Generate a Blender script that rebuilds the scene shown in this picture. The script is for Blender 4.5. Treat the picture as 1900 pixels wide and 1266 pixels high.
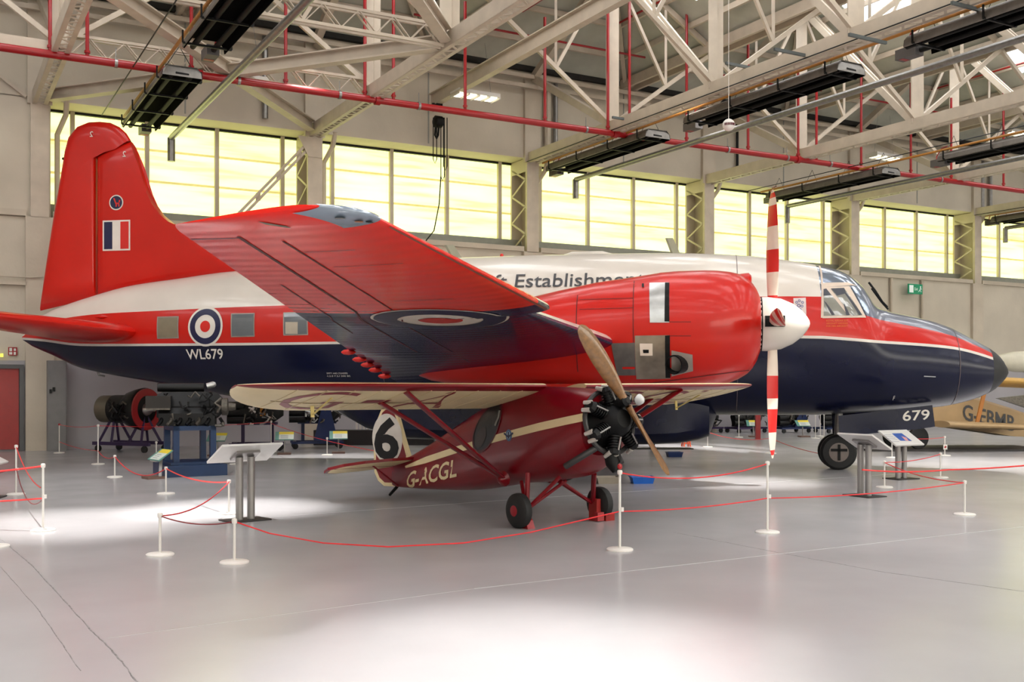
import bpy, bmesh, math, random
import numpy as np
from mathutils import Vector, Matrix
random.seed(7)
for o in list(bpy.data.objects): bpy.data.objects.remove(o)
SC = bpy.context.scene
COL = SC.collection
# ------------------------------------------------------------------ camera
F, CX, HY, EH = 1950.0, 950.0, 715.0, 1.6
cam = bpy.data.cameras.new('camera'); camo = bpy.data.objects.new('camera', cam); COL.objects.link(camo)
cam.sensor_width = 36; cam.lens = 36 * F / 1900; cam.shift_y = (HY - 633) / 1900
cam.clip_end = 300
camo.location = (0, 0, EH); camo.rotation_euler = (math.pi / 2, 0, 0)
SC.camera = camo
# ------------------------------------------------------------------ world, light, exposure
w = bpy.data.worlds.new('sky'); SC.world = w; w.use_nodes = True
w.node_tree.nodes['Background'].inputs[0].default_value = (0.75, 0.85, 1, 1)
w.node_tree.nodes['Background'].inputs[1].default_value = 0.6
SKY_E = 5.8          # daylight through the roof lights
OPP_E = 6.0          # light from unseen glazing added on the opposite wall
WIN_E = 1.95          # daylight through the translucent wall glazing
LAMPS = [  # x, y, height, aim, watts, cone, label
    (.4, 6.4, 9.2, (.1, 6.1, 0), 5500, 25, 'high bay lamp above the foreground floor', .35),
    (-3.4, 14.2, 9.2, (-3.65, 13.6, 0), 11000, 20, 'high bay lamp left of the near wing', .15),
    (-5.8, 12.4, 9.2, (-5.1, 12.2, 0), 7000, 24, 'high bay lamp above the left barrier', .15),
    (7.6, 15.6, 9.4, (3.7, 17.3, 0), 8000, 18, 'high bay lamp before the propeller', .15),
    (9.6, 22.2, 10.9, (9.6, 21.3, 0), 9000, 32, 'high bay lamp beside the nose', .15),
    (5.4, 26.6, 12.2, (3.8, 26.4, 0), 11000, 32, 'high bay lamp behind the big aircraft', .15),
    (-4.6, 24.2, 10.8, (-4.3, 22.9, 0), 6500, 28, 'high bay lamp behind the rear fuselage', .15)]
SC.view_settings.view_transform = 'Standard'; SC.view_settings.look = 'None'
SC.view_settings.exposure = 0.08; SC.view_settings.gamma = 1; SC.view_settings.use_curve_mapping = False
cy = SC.cycles; cy.max_bounces = 3; cy.diffuse_bounces = 3; cy.glossy_bounces = 2; cy.transmission_bounces = 4; cy.transparent_max_bounces = 4
cy.use_light_tree = False; cy.caustics_reflective = False; cy.caustics_refractive = False; cy.use_adaptive_sampling = True; cy.adaptive_threshold = .05
# ------------------------------------------------------------------ helpers
def lin(c):
    return tuple(((x / 255) / 12.92 if x <= 10 else ((x / 255 + .055) / 1.055) ** 2.4) for x in c)
MATS = {}
def mat(name, rgb, rough=.5, metal=0., var=.06, scale=6., coat=0., bump=0., bscale=40., spec=.5, emit=0., detail=3, stretch=None):
    if name in MATS: return MATS[name]
    m = bpy.data.materials.new(name); m.use_nodes = True; nt = m.node_tree; N = nt.nodes; L = nt.links
    b = N['Principled BSDF']; c = lin(rgb)
    tc = N.new('ShaderNodeTexCoord'); mp = N.new('ShaderNodeMapping'); L.new(tc.outputs['Object'], mp.inputs[0])
    if stretch: mp.inputs['Scale'].default_value = stretch
    nz = N.new('ShaderNodeTexNoise'); nz.inputs['Scale'].default_value = scale; nz.inputs['Detail'].default_value = detail
    L.new(mp.outputs[0], nz.inputs['Vector'])
    cr = N.new('ShaderNodeValToRGB'); L.new(nz.outputs['Fac'], cr.inputs[0])
    cr.color_ramp.elements[0].position = .3; cr.color_ramp.elements[1].position = .7
    cr.color_ramp.elements[0].color = (*[x * (1 - var) for x in c], 1); cr.color_ramp.elements[1].color = (*[min(1, x * (1 + var)) for x in c], 1)
    L.new(cr.outputs[0], b.inputs['Base Color'])
    b.inputs['Roughness'].default_value = rough; b.inputs['Metallic'].default_value = metal
    b.inputs['Specular IOR Level'].default_value = spec
    if coat: b.inputs['Coat Weight'].default_value = coat; b.inputs['Coat Roughness'].default_value = .08
    if emit:
        L.new(cr.outputs[0], b.inputs['Emission Color']); b.inputs['Emission Strength'].default_value = emit
    if bump:
        n2 = N.new('ShaderNodeTexNoise'); n2.inputs['Scale'].default_value = bscale; L.new(mp.outputs[0], n2.inputs['Vector'])
        bp = N.new('ShaderNodeBump'); bp.inputs['Strength'].default_value = bump; bp.inputs['Distance'].default_value = .02
        L.new(n2.outputs['Fac'], bp.inputs['Height']); L.new(bp.outputs[0], b.inputs['Normal'])
    if emit: m.cycles.emission_sampling = 'FRONT'
    MATS[name] = m; return m
class MB:
    def __init__(s): s.v = []; s.f = []; s.m = []
    def add(s, vs, fs, mi=0):
        o = len(s.v); s.v += [tuple(p) for p in vs]; s.f += [tuple(i + o for i in f) for f in fs]
        s.m += ([mi] * len(fs) if isinstance(mi, int) else list(mi)); return s
    def hexa(s, p, mi=0):   # 8 corners, bottom ring then top ring
        return s.add(p, [(3, 2, 1, 0), (4, 5, 6, 7), (0, 1, 5, 4), (1, 2, 6, 5), (2, 3, 7, 6), (3, 0, 4, 7)], mi)
    def box(s, c, d, rot=None, mi=0):
        x, y, z = [k / 2 for k in d]
        p = [Vector(q) for q in ((-x, -y, -z), (x, -y, -z), (x, y, -z), (-x, y, -z), (-x, -y, z), (x, -y, z), (x, y, z), (-x, y, z))]
        if rot is not None: p = [rot @ q for q in p]
        return s.hexa([q + Vector(c) for q in p], mi)
    def bar(s, a, b, wd, ht, up=(0, 0, 1), mi=0):   # rectangular bar from a to b
        a = Vector(a); b = Vector(b); d = (b - a).normalized(); up = Vector(up)
        if abs(d.dot(up)) > .98: up = Vector((1, 0, 0)) if abs(d.x) < .9 else Vector((0, 1, 0))
        r = d.cross(up).normalized() * (wd / 2); u = r.cross(d).normalized() * (ht / 2)
        return s.hexa([a - r - u, a + r - u, b + r - u, b - r - u, a - r + u, a + r + u, b + r + u, b - r + u], mi)
    def tube(s, pts, r, n=8, cap=True, mi=0):
        pts = [Vector(p) for p in pts]; rs = r if isinstance(r, (list, tuple)) else [r] * len(pts)
        rings = []; prev = None
        for i, p in enumerate(pts):
            d = (pts[min(i + 1, len(pts) - 1)] - pts[max(i - 1, 0)]).normalized()
            if prev is None:
                a = Vector((0, 0, 1)) if abs(d.z) < .9 else Vector((1, 0, 0)); x = d.cross(a).normalized()
            else: x = (prev - d * prev.dot(d)).normalized()
            prev = x; y = d.cross(x)
            rings.append([p + (x * math.cos(2 * math.pi * k / n) + y * math.sin(2 * math.pi * k / n)) * rs[i] for k in range(n)])
        return s.loft(rings, cap=cap, mi=mi)
    def loft(s, rings, cap=True, closed=True, mi=0):
        n = len(rings[0]); vs = [p for r in rings for p in r]; fs = []; ms = []
        for i in range(len(rings) - 1):
            for k in range(n if closed else n - 1):
                fs.append((i * n + k, i * n + (k + 1) % n, (i + 1) * n + (k + 1) % n, (i + 1) * n + k))
                ms.append(mi(i, k) if callable(mi) else mi)
        if cap:
            fs += [tuple(range(n - 1, -1, -1)), tuple((len(rings) - 1) * n + k for k in range(n))]
            ms += [mi(0, 0), mi(len(rings) - 2, 0)] if callable(mi) else [mi, mi]
        return s.add(vs, fs, ms)
    def lathe(s, prof, c, ax=(0, 0, 1), n=16, cap=True, mi=0):  # prof: (distance along axis, radius)
        ax = Vector(ax).normalized(); a = Vector((0, 0, 1)) if abs(ax.z) < .9 else Vector((1, 0, 0))
        x = ax.cross(a).normalized(); y = ax.cross(x); c = Vector(c)
        return s.loft([[c + ax * t + (x * math.cos(2 * math.pi * k / n) + y * math.sin(2 * math.pi * k / n)) * max(r, 1e-4) for k in range(n)] for t, r in prof], cap=cap, mi=mi)
    def prism(s, poly, off, mi=0):   # poly: 3d points in a plane, off: extrusion vector
        n = len(poly); off = Vector(off); a = [Vector(p) for p in poly]; b = [p + off for p in a]
        return s.add(a + b, [tuple(range(n - 1, -1, -1)), tuple(range(n, 2 * n))] + [(k, (k + 1) % n, n + (k + 1) % n, n + k) for k in range(n)], mi)
    def grid(s, fn, nu, nv, mi=0):
        vs = [fn(i / nu, j / nv) for i in range(nu + 1) for j in range(nv + 1)]
        return s.add(vs, [(i * (nv + 1) + j, (i + 1) * (nv + 1) + j, (i + 1) * (nv + 1) + j + 1, i * (nv + 1) + j + 1) for i in range(nu) for j in range(nv)], mi)
    def mesh(s, name, mats, smooth=False):
        me = bpy.data.meshes.new(name); me.from_pydata([tuple(p) for p in s.v], [], s.f); me.update()
        mats = mats if isinstance(mats, (list, tuple)) else [mats]
        for m in mats: me.materials.append(m)
        if len(mats) > 1: me.polygons.foreach_set('material_index', s.m)
        bm = bmesh.new(); bm.from_mesh(me); bmesh.ops.remove_doubles(bm, verts=bm.verts, dist=1e-5)
        bmesh.ops.recalc_face_normals(bm, faces=bm.faces)
        if smooth:
            for f in bm.faces: f.smooth = True
            for e in bm.edges:
                if len(e.link_faces) == 2 and e.calc_face_angle(0) > math.radians(38): e.smooth = False
        bm.to_mesh(me); bm.free(); return me
    def build(s, name, mats, parent=None, smooth=False, label=None):
        o = bpy.data.objects.new(name, s.mesh(name, mats, smooth)); COL.objects.link(o)
        if parent is not None: o.parent = parent
        if label: o['label'] = label
        return o
def tag(o, label=None, cat=None, group=None, kind=None):
    for k, v in (('label', label), ('category', cat), ('group', group), ('kind', kind)):
        if v: o[k] = v
    return o
def empty(name, loc=(0, 0, 0), rz=0., label=None, cat=None, group=None, kind=None):
    o = bpy.data.objects.new(name, None); COL.objects.link(o); o.location = loc; o.rotation_euler = (0, 0, rz); o.empty_display_size = .1
    return tag(o, label, cat, group, kind)
def copy_tree(o, parent=None):
    c = o.copy(); COL.objects.link(c)
    if parent is not None: c.parent = parent
    for ch in list(o.children): copy_tree(ch, c)
    return c
def gp(px, py, h=0.):        # point of height h at a distance where its foot shows
    Y = F * (EH - h) / (py - HY); return Vector(((px - CX) * Y / F, Y, h))
def at(px, py, Y): return Vector(((px - CX) * Y / F, Y, EH + (HY - py) * Y / F))
def text2d(body, size=1., sx=1., bold=0.):
    cu = bpy.data.curves.new('t', 'FONT'); cu.body = body; cu.size = size; cu.resolution_u = 3; cu.offset = bold
    o = bpy.data.objects.new('t', cu); COL.objects.link(o); dg = bpy.context.evaluated_depsgraph_get()
    me = bpy.data.meshes.new_from_object(o.evaluated_get(dg))
    vs = [(v.co.x * sx, v.co.y) for v in me.vertices]; fs = [tuple(p.vertices) for p in me.polygons]
    bpy.data.objects.remove(o); bpy.data.curves.remove(cu); bpy.data.meshes.remove(me)
    x0 = min(p[0] for p in vs); x1 = max(p[0] for p in vs); y0 = min(p[1] for p in vs); y1 = max(p[1] for p in vs)
    return vs, fs, (x0, y0, x1, y1)
def text_on(name, body, fn, matl, parent, box, bold=0., mirror=False, label=None):
    """letters fitted to the rectangle box=(a0,b0,a1,b1), each vertex put on a surface by fn(a,b)"""
    vs, fs, (x0, y0, x1, y1) = text2d(body, 1., 1., bold)
    a0, b0, a1, b1 = box; m = MB(); out = []
    for x, y in vs:
        p = (x - x0) / (x1 - x0); p = 1 - p if mirror else p
        out.append(fn(a0 + p * (a1 - a0), b0 + (y - y0) / (y1 - y0) * (b1 - b0)))
    m.add(out, fs)
    return m.build(name, matl, parent, label=label)
def itp(tab):
    xs = [t[0] for t in tab]; ys = [t[1] for t in tab]; n = len(xs)
    d = [(ys[i + 1] - ys[i]) / (xs[i + 1] - xs[i]) for i in range(n - 1)]
    m = [d[0]] + [0 if d[i - 1] * d[i] <= 0 else 2 * d[i - 1] * d[i] / (d[i - 1] + d[i]) for i in range(1, n - 1)] + [d[-1]]
    def f(x):
        if x <= xs[0]: return ys[0]
        if x >= xs[-1]: return ys[-1]
        i = max(k for k in range(n) if xs[k] <= x); h = xs[i + 1] - xs[i]; t = (x - xs[i]) / h
        return (2*t**3-3*t**2+1)*ys[i] + (t**3-2*t**2+t)*h*m[i] + (-2*t**3+3*t**2)*ys[i+1] + (t**3-t**2)*h*m[i+1]
    return f
def frame(O, ang):   # local frame: x forward, v = towards starboard (-y)
    c, s = math.cos(ang), math.sin(ang)
    def un(px, py, v):
        r = (px - CX) / F; u = (r * (O[1] - c * v) - O[0] + s * v) / (c + r * s)
        return u, EH + (HY - py) / F * (O[1] - s * u - c * v)
    return un
# ------------------------------------------------------------------ materials
CREAM = mat('cream_paint', (196, 184, 166), .55, var=.08, scale=1.2, bump=.15, bscale=14)
STEEL = mat('cream_steel', (198, 185, 167), .5, var=.08, scale=3)
WALL = mat('wall_paint', (200, 190, 173), .7, var=.09, scale=.7, bump=.2, bscale=9)
DADO = mat('dado_grey_with_shade', (170, 166, 170), .6, var=.06, scale=.8)  # lower wall grey, with the shade under the fuselage mixed into the colour
LEDGE = mat('sill_grey', (150, 150, 142), .6, var=.06)
ROOF = mat('roof_sheet', (186, 187, 174), .7, var=.1, scale=1.5)
DARK = mat('dark_void', (38, 36, 34), .8, var=.2)
REDPIPE = mat('red_pipe', (156, 8, 18), .35, var=.05, coat=.2)
BLACK = mat('black_metal', (14, 14, 15), .45, var=.2, spec=.3)
SOOT = mat('soot_black', (5, 5, 6), .5, var=.3, spec=.25)
GALV = mat('galvanised', (150, 148, 145), .35, metal=.8, var=.12, scale=9)
ORANGE = mat('gas_pipe_orange', (178, 120, 50), .45, var=.1)
WHITE = mat('white_paint', (222, 218, 212), .4, var=.03)
CHROME = mat('bare_aluminium', (190, 190, 188), .28, metal=.9, var=.12, scale=7, bump=.1, bscale=5)
RUBBER = mat('tyre_rubber', (22, 22, 23), .65, var=.15, scale=20)
ROPE = mat('red_rope', (214, 40, 46), .5, var=.1)
def glass_mat(name, rgb, rough=.05, alpha=.0):
    m = mat(name, rgb, rough, var=.05, coat=1.); m.node_tree.nodes['Principled BSDF'].inputs['Transmission Weight'].default_value = alpha
    return m
DGLASS = glass_mat('dark_glazing', (70, 74, 80), .06, .35)
def floor_mat():
    m = bpy.data.materials.new('floor_paint'); m.use_nodes = True; nt = m.node_tree; N = nt.nodes; L = nt.links; b = N['Principled BSDF']
    tc = N.new('ShaderNodeTexCoord')
    def noise(sc, det, st=None):
        mp = N.new('ShaderNodeMapping'); L.new(tc.outputs['Object'], mp.inputs[0])
        if st: mp.inputs['Scale'].default_value = st
        n = N.new('ShaderNodeTexNoise'); n.inputs['Scale'].default_value = sc; n.inputs['Detail'].default_value = det; L.new(mp.outputs[0], n.inputs[0]); return n
    n1 = noise(.5, 5); cr = N.new('ShaderNodeValToRGB'); L.new(n1.outputs['Fac'], cr.inputs[0])
    cr.color_ramp.elements[0].position = .3; cr.color_ramp.elements[1].position = .72
    cr.color_ramp.elements[0].color = (*lin((170, 168, 170)), 1); cr.color_ramp.elements[1].color = (*lin((184, 182, 184)), 1)
    L.new(cr.outputs[0], b.inputs['Base Color'])
    n2 = noise(1.2, 6); mr = N.new('ShaderNodeMapRange'); L.new(n2.outputs['Fac'], mr.inputs[0])
    mr.inputs[1].default_value = .3; mr.inputs[2].default_value = .7; mr.inputs[3].default_value = .2; mr.inputs[4].default_value = .25
    L.new(mr.outputs[0], b.inputs['Roughness']); b.inputs['Specular IOR Level'].default_value = .55
    n3 = noise(3., 2); bp = N.new('ShaderNodeBump'); bp.inputs['Strength'].default_value = .02; bp.inputs['Distance'].default_value = .02
    L.new(n3.outputs['Fac'], bp.inputs['Height']); L.new(bp.outputs[0], b.inputs['Normal'])
    return m
def window_mat():
    m = bpy.data.materials.new('translucent_glazing'); m.use_nodes = True; nt = m.node_tree; N = nt.nodes; L = nt.links; b = N['Principled BSDF']
    tc = N.new('ShaderNodeTexCoord'); mp = N.new('ShaderNodeMapping'); L.new(tc.outputs['Object'], mp.inputs[0]); mp.inputs['Scale'].default_value = (.25, .25, 3.2)
    nz = N.new('ShaderNodeTexNoise'); nz.inputs['Scale'].default_value = 1.6; nz.inputs['Detail'].default_value = 2; L.new(mp.outputs[0], nz.inputs[0])
    cr = N.new('ShaderNodeValToRGB'); L.new(nz.outputs['Fac'], cr.inputs[0]); e = cr.color_ramp.elements
    e[0].position = .32; e[0].color = (*lin((230, 212, 110)), 1); e[1].position = .62; e[1].color = (*lin((236, 240, 162)), 1)
    k = cr.color_ramp.elements.new(.45); k.color = (*lin((228, 238, 142)), 1)
    b.inputs['Base Color'].default_value = (.5, .5, .4, 1); b.inputs['Roughness'].default_value = .3
    L.new(cr.outputs[0], b.inputs['Emission Color']); b.inputs['Emission Strength'].default_value = WIN_E
    m.cycles.emission_sampling = 'FRONT'
    return m
PANE = window_mat(); PANE2 = mat('added_fill_glazing', (255, 250, 236), .3, var=.03, emit=OPP_E)
SKYL = mat('roof_light_glass', (246, 248, 251), .3, var=.02, emit=SKY_E)
# ------------------------------------------------------------------ building: s along the window wall, t out from it, h up
WA = Vector((-5.44, 29.06, 0)); WD = Vector((.8736, .4867, 0)); WN = Vector((.4867, -.8736, 0)); BAY = 6.97
def W(s, t, h): return WA + WD * s + WN * t + Vector((0, 0, h))
def wbox(m, s0, s1, t0, t1, h0, h1, mi=0):
    return m.hexa([W(s0, t0, h0), W(s1, t0, h0), W(s1, t1, h0), W(s0, t1, h0), W(s0, t0, h1), W(s1, t0, h1), W(s1, t1, h1), W(s0, t1, h1)], mi)
S0, S1, T1 = -27.88, 48.79, 46.0
def wall_s(px, t=0.):   # s on the plane t where the view direction px meets it
    r = (px - CX) / F; b = WA + WN * t
    return (r * b.y - b.x) / (WD.x - r * WD.y)
CHORD = 8.62; EAVE = 11.4; RIDGE = 13.5; ND = 4.3
COLS = [BAY * k for k in range(-4, 7)]
fl = wbox(MB(), S0 - .3, S1 + .3, -1.4, T1 + .3, -.3, 0).build('floor', floor_mat()); tag(fl, kind='structure', label='pale grey painted glossy concrete hangar floor')
JOINT = mat('floor_joint_filler', (176, 176, 178), .4, var=.1); CRACK = mat('floor_crack_dark', (122, 119, 119), .7, var=.4, scale=14)
def floor_line(name, pts, wd, m, jit=0.):
    mb = MB(); P = []
    for a, b in zip(pts[:-1], pts[1:]):
        a, b = gp(*a), gp(*b); n = 14 if jit else 1
        for k in range(n): P.append(a.lerp(b, k / n) + Vector((random.uniform(-jit, jit), random.uniform(-jit, jit), 0)))
    P.append(gp(*pts[-1]))
    for a, b in zip(P[:-1], P[1:]): mb.bar(a + Vector((0, 0, .0006)), b + Vector((0, 0, .0006)), wd * random.uniform(.5, 1.3), .0012)
    return mb.build(name, m, fl)
floor_line('floor_joint', [(880, 1093), (1430, 1030), (1899, 978)], .022, JOINT)
floor_line('floor_joint', [(200, 985 + 200), (880, 1093)], .012, JOINT)
floor_line('floor_joint', [(500, 960), (985, 925), (1460, 893), (1899, 865)], .02, JOINT)
floor_line('floor_crack', [(-10, 990), (60, 1050), (160, 1160), (215, 1215), (255, 1266)], .009, CRACK, .005)
floor_line('floor_crack', [(1250, 988), (1430, 1023), (1640, 1062), (1900, 1098)], .009, CRACK, .005)
floor_line('floor_crack', [(0, 1050), (70, 1130), (150, 1245)], .005, CRACK, .004)
# walls
mb = MB()
wbox(mb, S0, S1, -1.4, -.12, 8.62, 11.3)                      # band above the glazing
wbox(mb, S0, S1, -1.4, -.12, 2.2, 5.72)                       # below the glazing
wbox(mb, S0, -BAY + .25, -1.4, -.12, 5.7, 8.65)               # blank wall left of the first column
wbox(mb, COLS[9] + .2, S1, -1.4, -.12, 5.7, 8.65)
wb = tag(mb.build('wall_back', WALL), kind='structure', label='cream painted hangar wall behind the aircraft')
wbox(MB(), S0, S1, -1.4, -.1, 0, 2.2).build('wall_dado', DADO, wb, label='grey lower wall with shade mixed into its colour')
for k, h in enumerate((9.9, 10.6)): pass
for a, b in zip(COLS[:-1], COLS[1:]):   # cast panel joints of the upper wall
    for q in (.5,):
        wbox(MB(), a + (b - a) * q - .02, a + (b - a) * q + .02, -.13, -.105, 8.7, 11.2).build('panel_joint', LEDGE, wb)
    wbox(MB(), a + .3, b - .3, -.16, -.02, 5.72, 5.87).build('window_ledge', CREAM, wb)
    wbox(MB(), a + .3, b - .3, -1.12, -.16, 5.7, 5.8).build('window_reveal', LEDGE, wb)
for nm, a in (('wall_left', (S0 - .3, S0, -1.4, T1)), ('wall_right', (S1, S1 + .3, -1.4, T1)), ('wall_front', (S0, S1, T1, T1 + .3))):
    tag(wbox(MB(), a[0], a[1], a[2], a[3], 0, 13.6).build(nm, WALL), kind='structure')
# windows
for i in range(3, 9):
    a = COLS[i]; win = empty('window_%d' % (i - 2), W(a + BAY / 2, -1.1, 6), label=None, kind='structure')
    win['label'] = 'daylit translucent window band, bay %d from the red fin' % (i - 2); inv = Matrix.Translation(-win.location)
    def part(m, nm, mt):
        o = m.build(nm, mt, win); o.matrix_parent_inverse = inv; return o
    edges = [a + .05, a + .85, a + 2.69, a + 4.52, a + 6.35, a + BAY - .05]; rows = [6.2, 7.03, 7.86, 8.63]
    for p0, p1 in zip(edges[:-1], edges[1:]):
        for r0, r1 in zip(rows[:-1], rows[1:]):
            part(wbox(MB(), p0 + .02, p1 - .02, -1.14, -1.1, r0 + .005, r1 - .005), 'pane', PANE)
    YB = mat('glow_tinted_bar', (226, 212, 132), .5, emit=.55)  # yellow window glow put into the bars as colour and emission
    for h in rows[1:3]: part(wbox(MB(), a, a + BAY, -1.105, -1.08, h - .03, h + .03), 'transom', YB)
    for p in edges[1:5]: part(wbox(MB(), p - .055, p + .055, -1.1, -.98, 5.95, 8.62), 'mullion', CREAM)
    part(wbox(MB(), a, a + BAY, -1.12, -.96, 5.8, 6.2), 'window_sill', LEDGE)
    part(wbox(MB(), a, a + BAY, -1.1, -1.0, 8.56, 8.62), 'head_gap', BLACK)
# unseen glowing panes added on the opposite long wall to light the room
for i in range(1, 10):
    a = COLS[i]; win = empty('window_%d' % (i + 6), W(a + BAY / 2, T1 - .05, 6), kind='structure', label='unseen glowing window band added on the opposite wall for light'); inv = Matrix.Translation(-win.location)
    for p0 in range(4):
        o = wbox(MB(), a + .3 + p0 * 1.6, a + 1.85 + p0 * 1.6, T1 - .06, T1 - .02, 4.2, 8.6).build('pane', PANE2, win); o.matrix_parent_inverse = inv
# columns with laced webs
ORD = ['', '', '', 'leftmost steel window column behind the red fin', 'steel window column above the near wing tip', 'steel window column left of the long black heater above the white fuselage',
       'steel window column behind the nacelle and white fuselage roof', 'steel window column above the cockpit', 'steel window column above the black nose cone', '', '']
for i in range(3, 10):
    s = COLS[i]; c = empty('steel_column', W(s, -.3, 0), label='cream ' + (ORD[i] or 'steel column out at the right edge'), cat='column')
    inv = Matrix.Translation(-c.location)
    def part(m, nm, mt):
        o = m.build(nm, mt, c); o.matrix_parent_inverse = inv; return o
    part(wbox(MB(), s - .21, s + .21, -.1, 0, 5.7, CHORD - .15), 'front_flange', STEEL)
    part(wbox(MB(), s - .21, s + .21, -1.05, -.97, 5.7, 8.62), 'rear_flange', CREAM)
    part(wbox(MB(), s + .14, s + .2, -.97, -.1, 5.7, 8.6), 'web_plate', CREAM)
    for q in range(6):
        h0 = 5.85 + q * .42; z = (h0, h0 + .42) if q % 2 else (h0 + .42, h0)
        part(MB().bar(W(s - .2, -.12, z[0]), W(s - .2, -.97, z[1]), .02, .06), 'lacing_bar', CREAM)
    part(wbox(MB(), s - .21, s - .17, -.97, -.1, 8.2, 8.6), 'head_plate', CREAM)
    part(wbox(MB(), s - .32, s + .32, -.3, 0, 0, 5.72), 'pier', CREAM)
    part(wbox(MB(), s - .28, s + .28, -.14, 0, CHORD - .15, 11.2), 'pilaster', CREAM)
    if i == 4:
        for d in (-.09, .09): part(MB().bar(W(s - .25, -.05, 8.15 + d), W(s - 2.15, -.05, 6.05 + d), .08, .07), 'knee_brace', STEEL)
        for f in (.1, .4, .7, .95): part(MB().box(W(s - .25 - 1.9 * f, -.05, 8.15 - 2.1 * f), (.12, .05, .2)), 'batten', STEEL)
        part(MB().prism([W(s - .5, .01, 8.45), W(s + .2, .01, 8.45), W(s + .2, .01, 7.9), W(s - .2, .01, 7.9)], WN * .02), 'gusset', STEEL)
    if i != 3 or True:
        part(MB().tube([W(s + .45, -.6, 6), W(s + .45, -.6, 7.9), W(s + .62, -.3, 8.35), W(s + .62, -.12, 8.7)], .07), 'downpipe', STEEL)
# roof: hipped ridges over the truss lines, valley gutters mid bay
roof = empty('ceiling', W(0, 20, EAVE), label='grey sheeted hangar roof with ridges, valleys and roof lights', kind='structure'); rinv = Matrix.Translation(-roof.location)
def rpart(m, nm, mt, lab=None):
    o = m.build(nm, mt, roof, label=lab); o.matrix_parent_inverse = rinv; return o
H2 = BAY / 2
def slab(m, p, th=.06):
    n = (Vector(p[1]) - Vector(p[0])).cross(Vector(p[2]) - Vector(p[0])).normalized()
    if n.z < 0: n = -n
    return m.prism(p, n * th)
SKT = [(5.2, 9.6), (11.2, 15.6), (17.2, 21.6), (23.2, 27.6), (29.2, 33.6), (35.2, 39.6)]
for i, s in enumerate(COLS):
    for sg in (-1, 1):
        def sl(f, t): return W(s + sg * H2 * f, t, RIDGE + (EAVE - RIDGE) * f)
        if abs(s) > 60: continue
        # sheeting around the roof lights (light strip between f=.18 and .62)
        for (f0, f1, cuts) in ((0, .18, None), (.18, .62, SKT), (.62, 1, None)):
            if cuts is None:
                t0a, t0b = ND * (1 - f0), ND * (1 - f1)
                rpart(slab(MB(), [sl(f0, ND * (1 - f0)), sl(f1, ND * (1 - f1)), sl(f1, T1), sl(f0, T1)]), 'roof_sheet', ROOF)
            else:
                e = None
                tt = [None] + [q for c_ in cuts for q in c_] + [T1]
                for k in range(0, len(tt), 2):
                    a0 = ND * (1 - f0) if tt[k] is None else tt[k]; a1 = ND * (1 - f1) if tt[k] is None else tt[k]
                    rpart(slab(MB(), [sl(f0, a0), sl(f1, a1), sl(f1, tt[k + 1]), sl(f0, tt[k + 1])]), 'roof_sheet', ROOF)
                for (a0, a1) in cuts:
                    n_ = 2 if a0 < 16 else 1
                    for q in range(n_):
                        b0 = a0 + (a1 - a0) * q / n_ + .03; b1 = a0 + (a1 - a0) * (q + 1) / n_ - .03
                        rpart(slab(MB(), [sl(f0, b0), sl(f1, b0), sl(f1, b1), sl(f0, b1)], .04), 'skylight', SKYL)
        for f in (.02, .25, .5, .75):
            p = sl(f, ND * (1 - f)); rpart(MB().bar(p - Vector((0, 0, .1)), sl(f, 34) - Vector((0, 0, .1)), .08, .16), 'purlin', STEEL)
    # hip end
    rpart(slab(MB(), [W(s - H2, 0, EAVE), W(s + H2, 0, EAVE), W(s, ND, RIDGE)]), 'roof_hip', ROOF)
    for q in (.25, .5, .75):
        rpart(MB().bar(W(s - H2 * (1 - q), ND * q, EAVE + (RIDGE - EAVE) * q - .1), W(s + H2 * (1 - q), ND * q, EAVE + (RIDGE - EAVE) * q - .1), .08, .16), 'purlin', STEEL)
    for sg in (-1, 1):
        rpart(MB().bar(W(s + sg * H2, 0, EAVE - .12), W(s, ND, RIDGE - .12), .12, .2), 'hip_rafter', STEEL)
    # valley gutter
    g = MB()
    for d in (-.22, .22): g.bar(W(s + H2 + d, -.1, EAVE - .1), W(s + H2 + d, T1, EAVE - .1), .1, .3)
    g.bar(W(s + H2, -.1, EAVE - .04), W(s + H2, T1, EAVE - .04), .44, .06)
    rpart(g, 'valley_gutter', STEEL)
for z in (10.75, 11.05): rpart(MB().bar(W(S0, .2, z), W(S1, .2, z), .08, .12), 'eaves_rail', STEEL)
rpart(wbox(MB(), S0, S1, -1.4, .06, 11.28, 11.44), 'eaves_plate', DARK)
# main trusses
def lattice(m, a, b, wd, ht, step, mi=0, lace=.05, side=True):
    """box girder of two channels with zigzag lacing below (and on the sides)"""
    a = Vector(a); b = Vector(b); d = (b - a); L_ = d.length; d.normalize(); r = d.cross(Vector((0, 0, 1))).normalized(); u = Vector((0, 0, 1))
    n = max(2, int(L_ / step)); lc = MB()
    for sg in (-1, 1):
        if side:
            m.bar(a + r * sg * wd / 2, b + r * sg * wd / 2, .05, ht)
            m.bar(a + r * sg * (wd / 2 - .03) - u * ht / 2, b + r * sg * (wd / 2 - .03) - u * ht / 2, .1, .02)
        else:
            for k in (-1, 1): m.bar(a + r * sg * wd / 2 + u * k * ht / 2, b + r * sg * wd / 2 + u * k * ht / 2, .06, .06)
    for k in range(n):
        p = a + d * (L_ * k / n); q = a + d * (L_ * (k + 1) / n); sg = 1 if k % 2 else -1
        if side: lc.bar(p + r * sg * wd / 2 - u * ht / 2, q - r * sg * wd / 2 - u * ht / 2, lace, .015)
        else:
            for z in (-1, 1): lc.bar(p + r * z * wd / 2 + u * sg * ht / 2, q + r * z * wd / 2 - u * sg * ht / 2, lace * .8, .02)
    return lc
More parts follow.
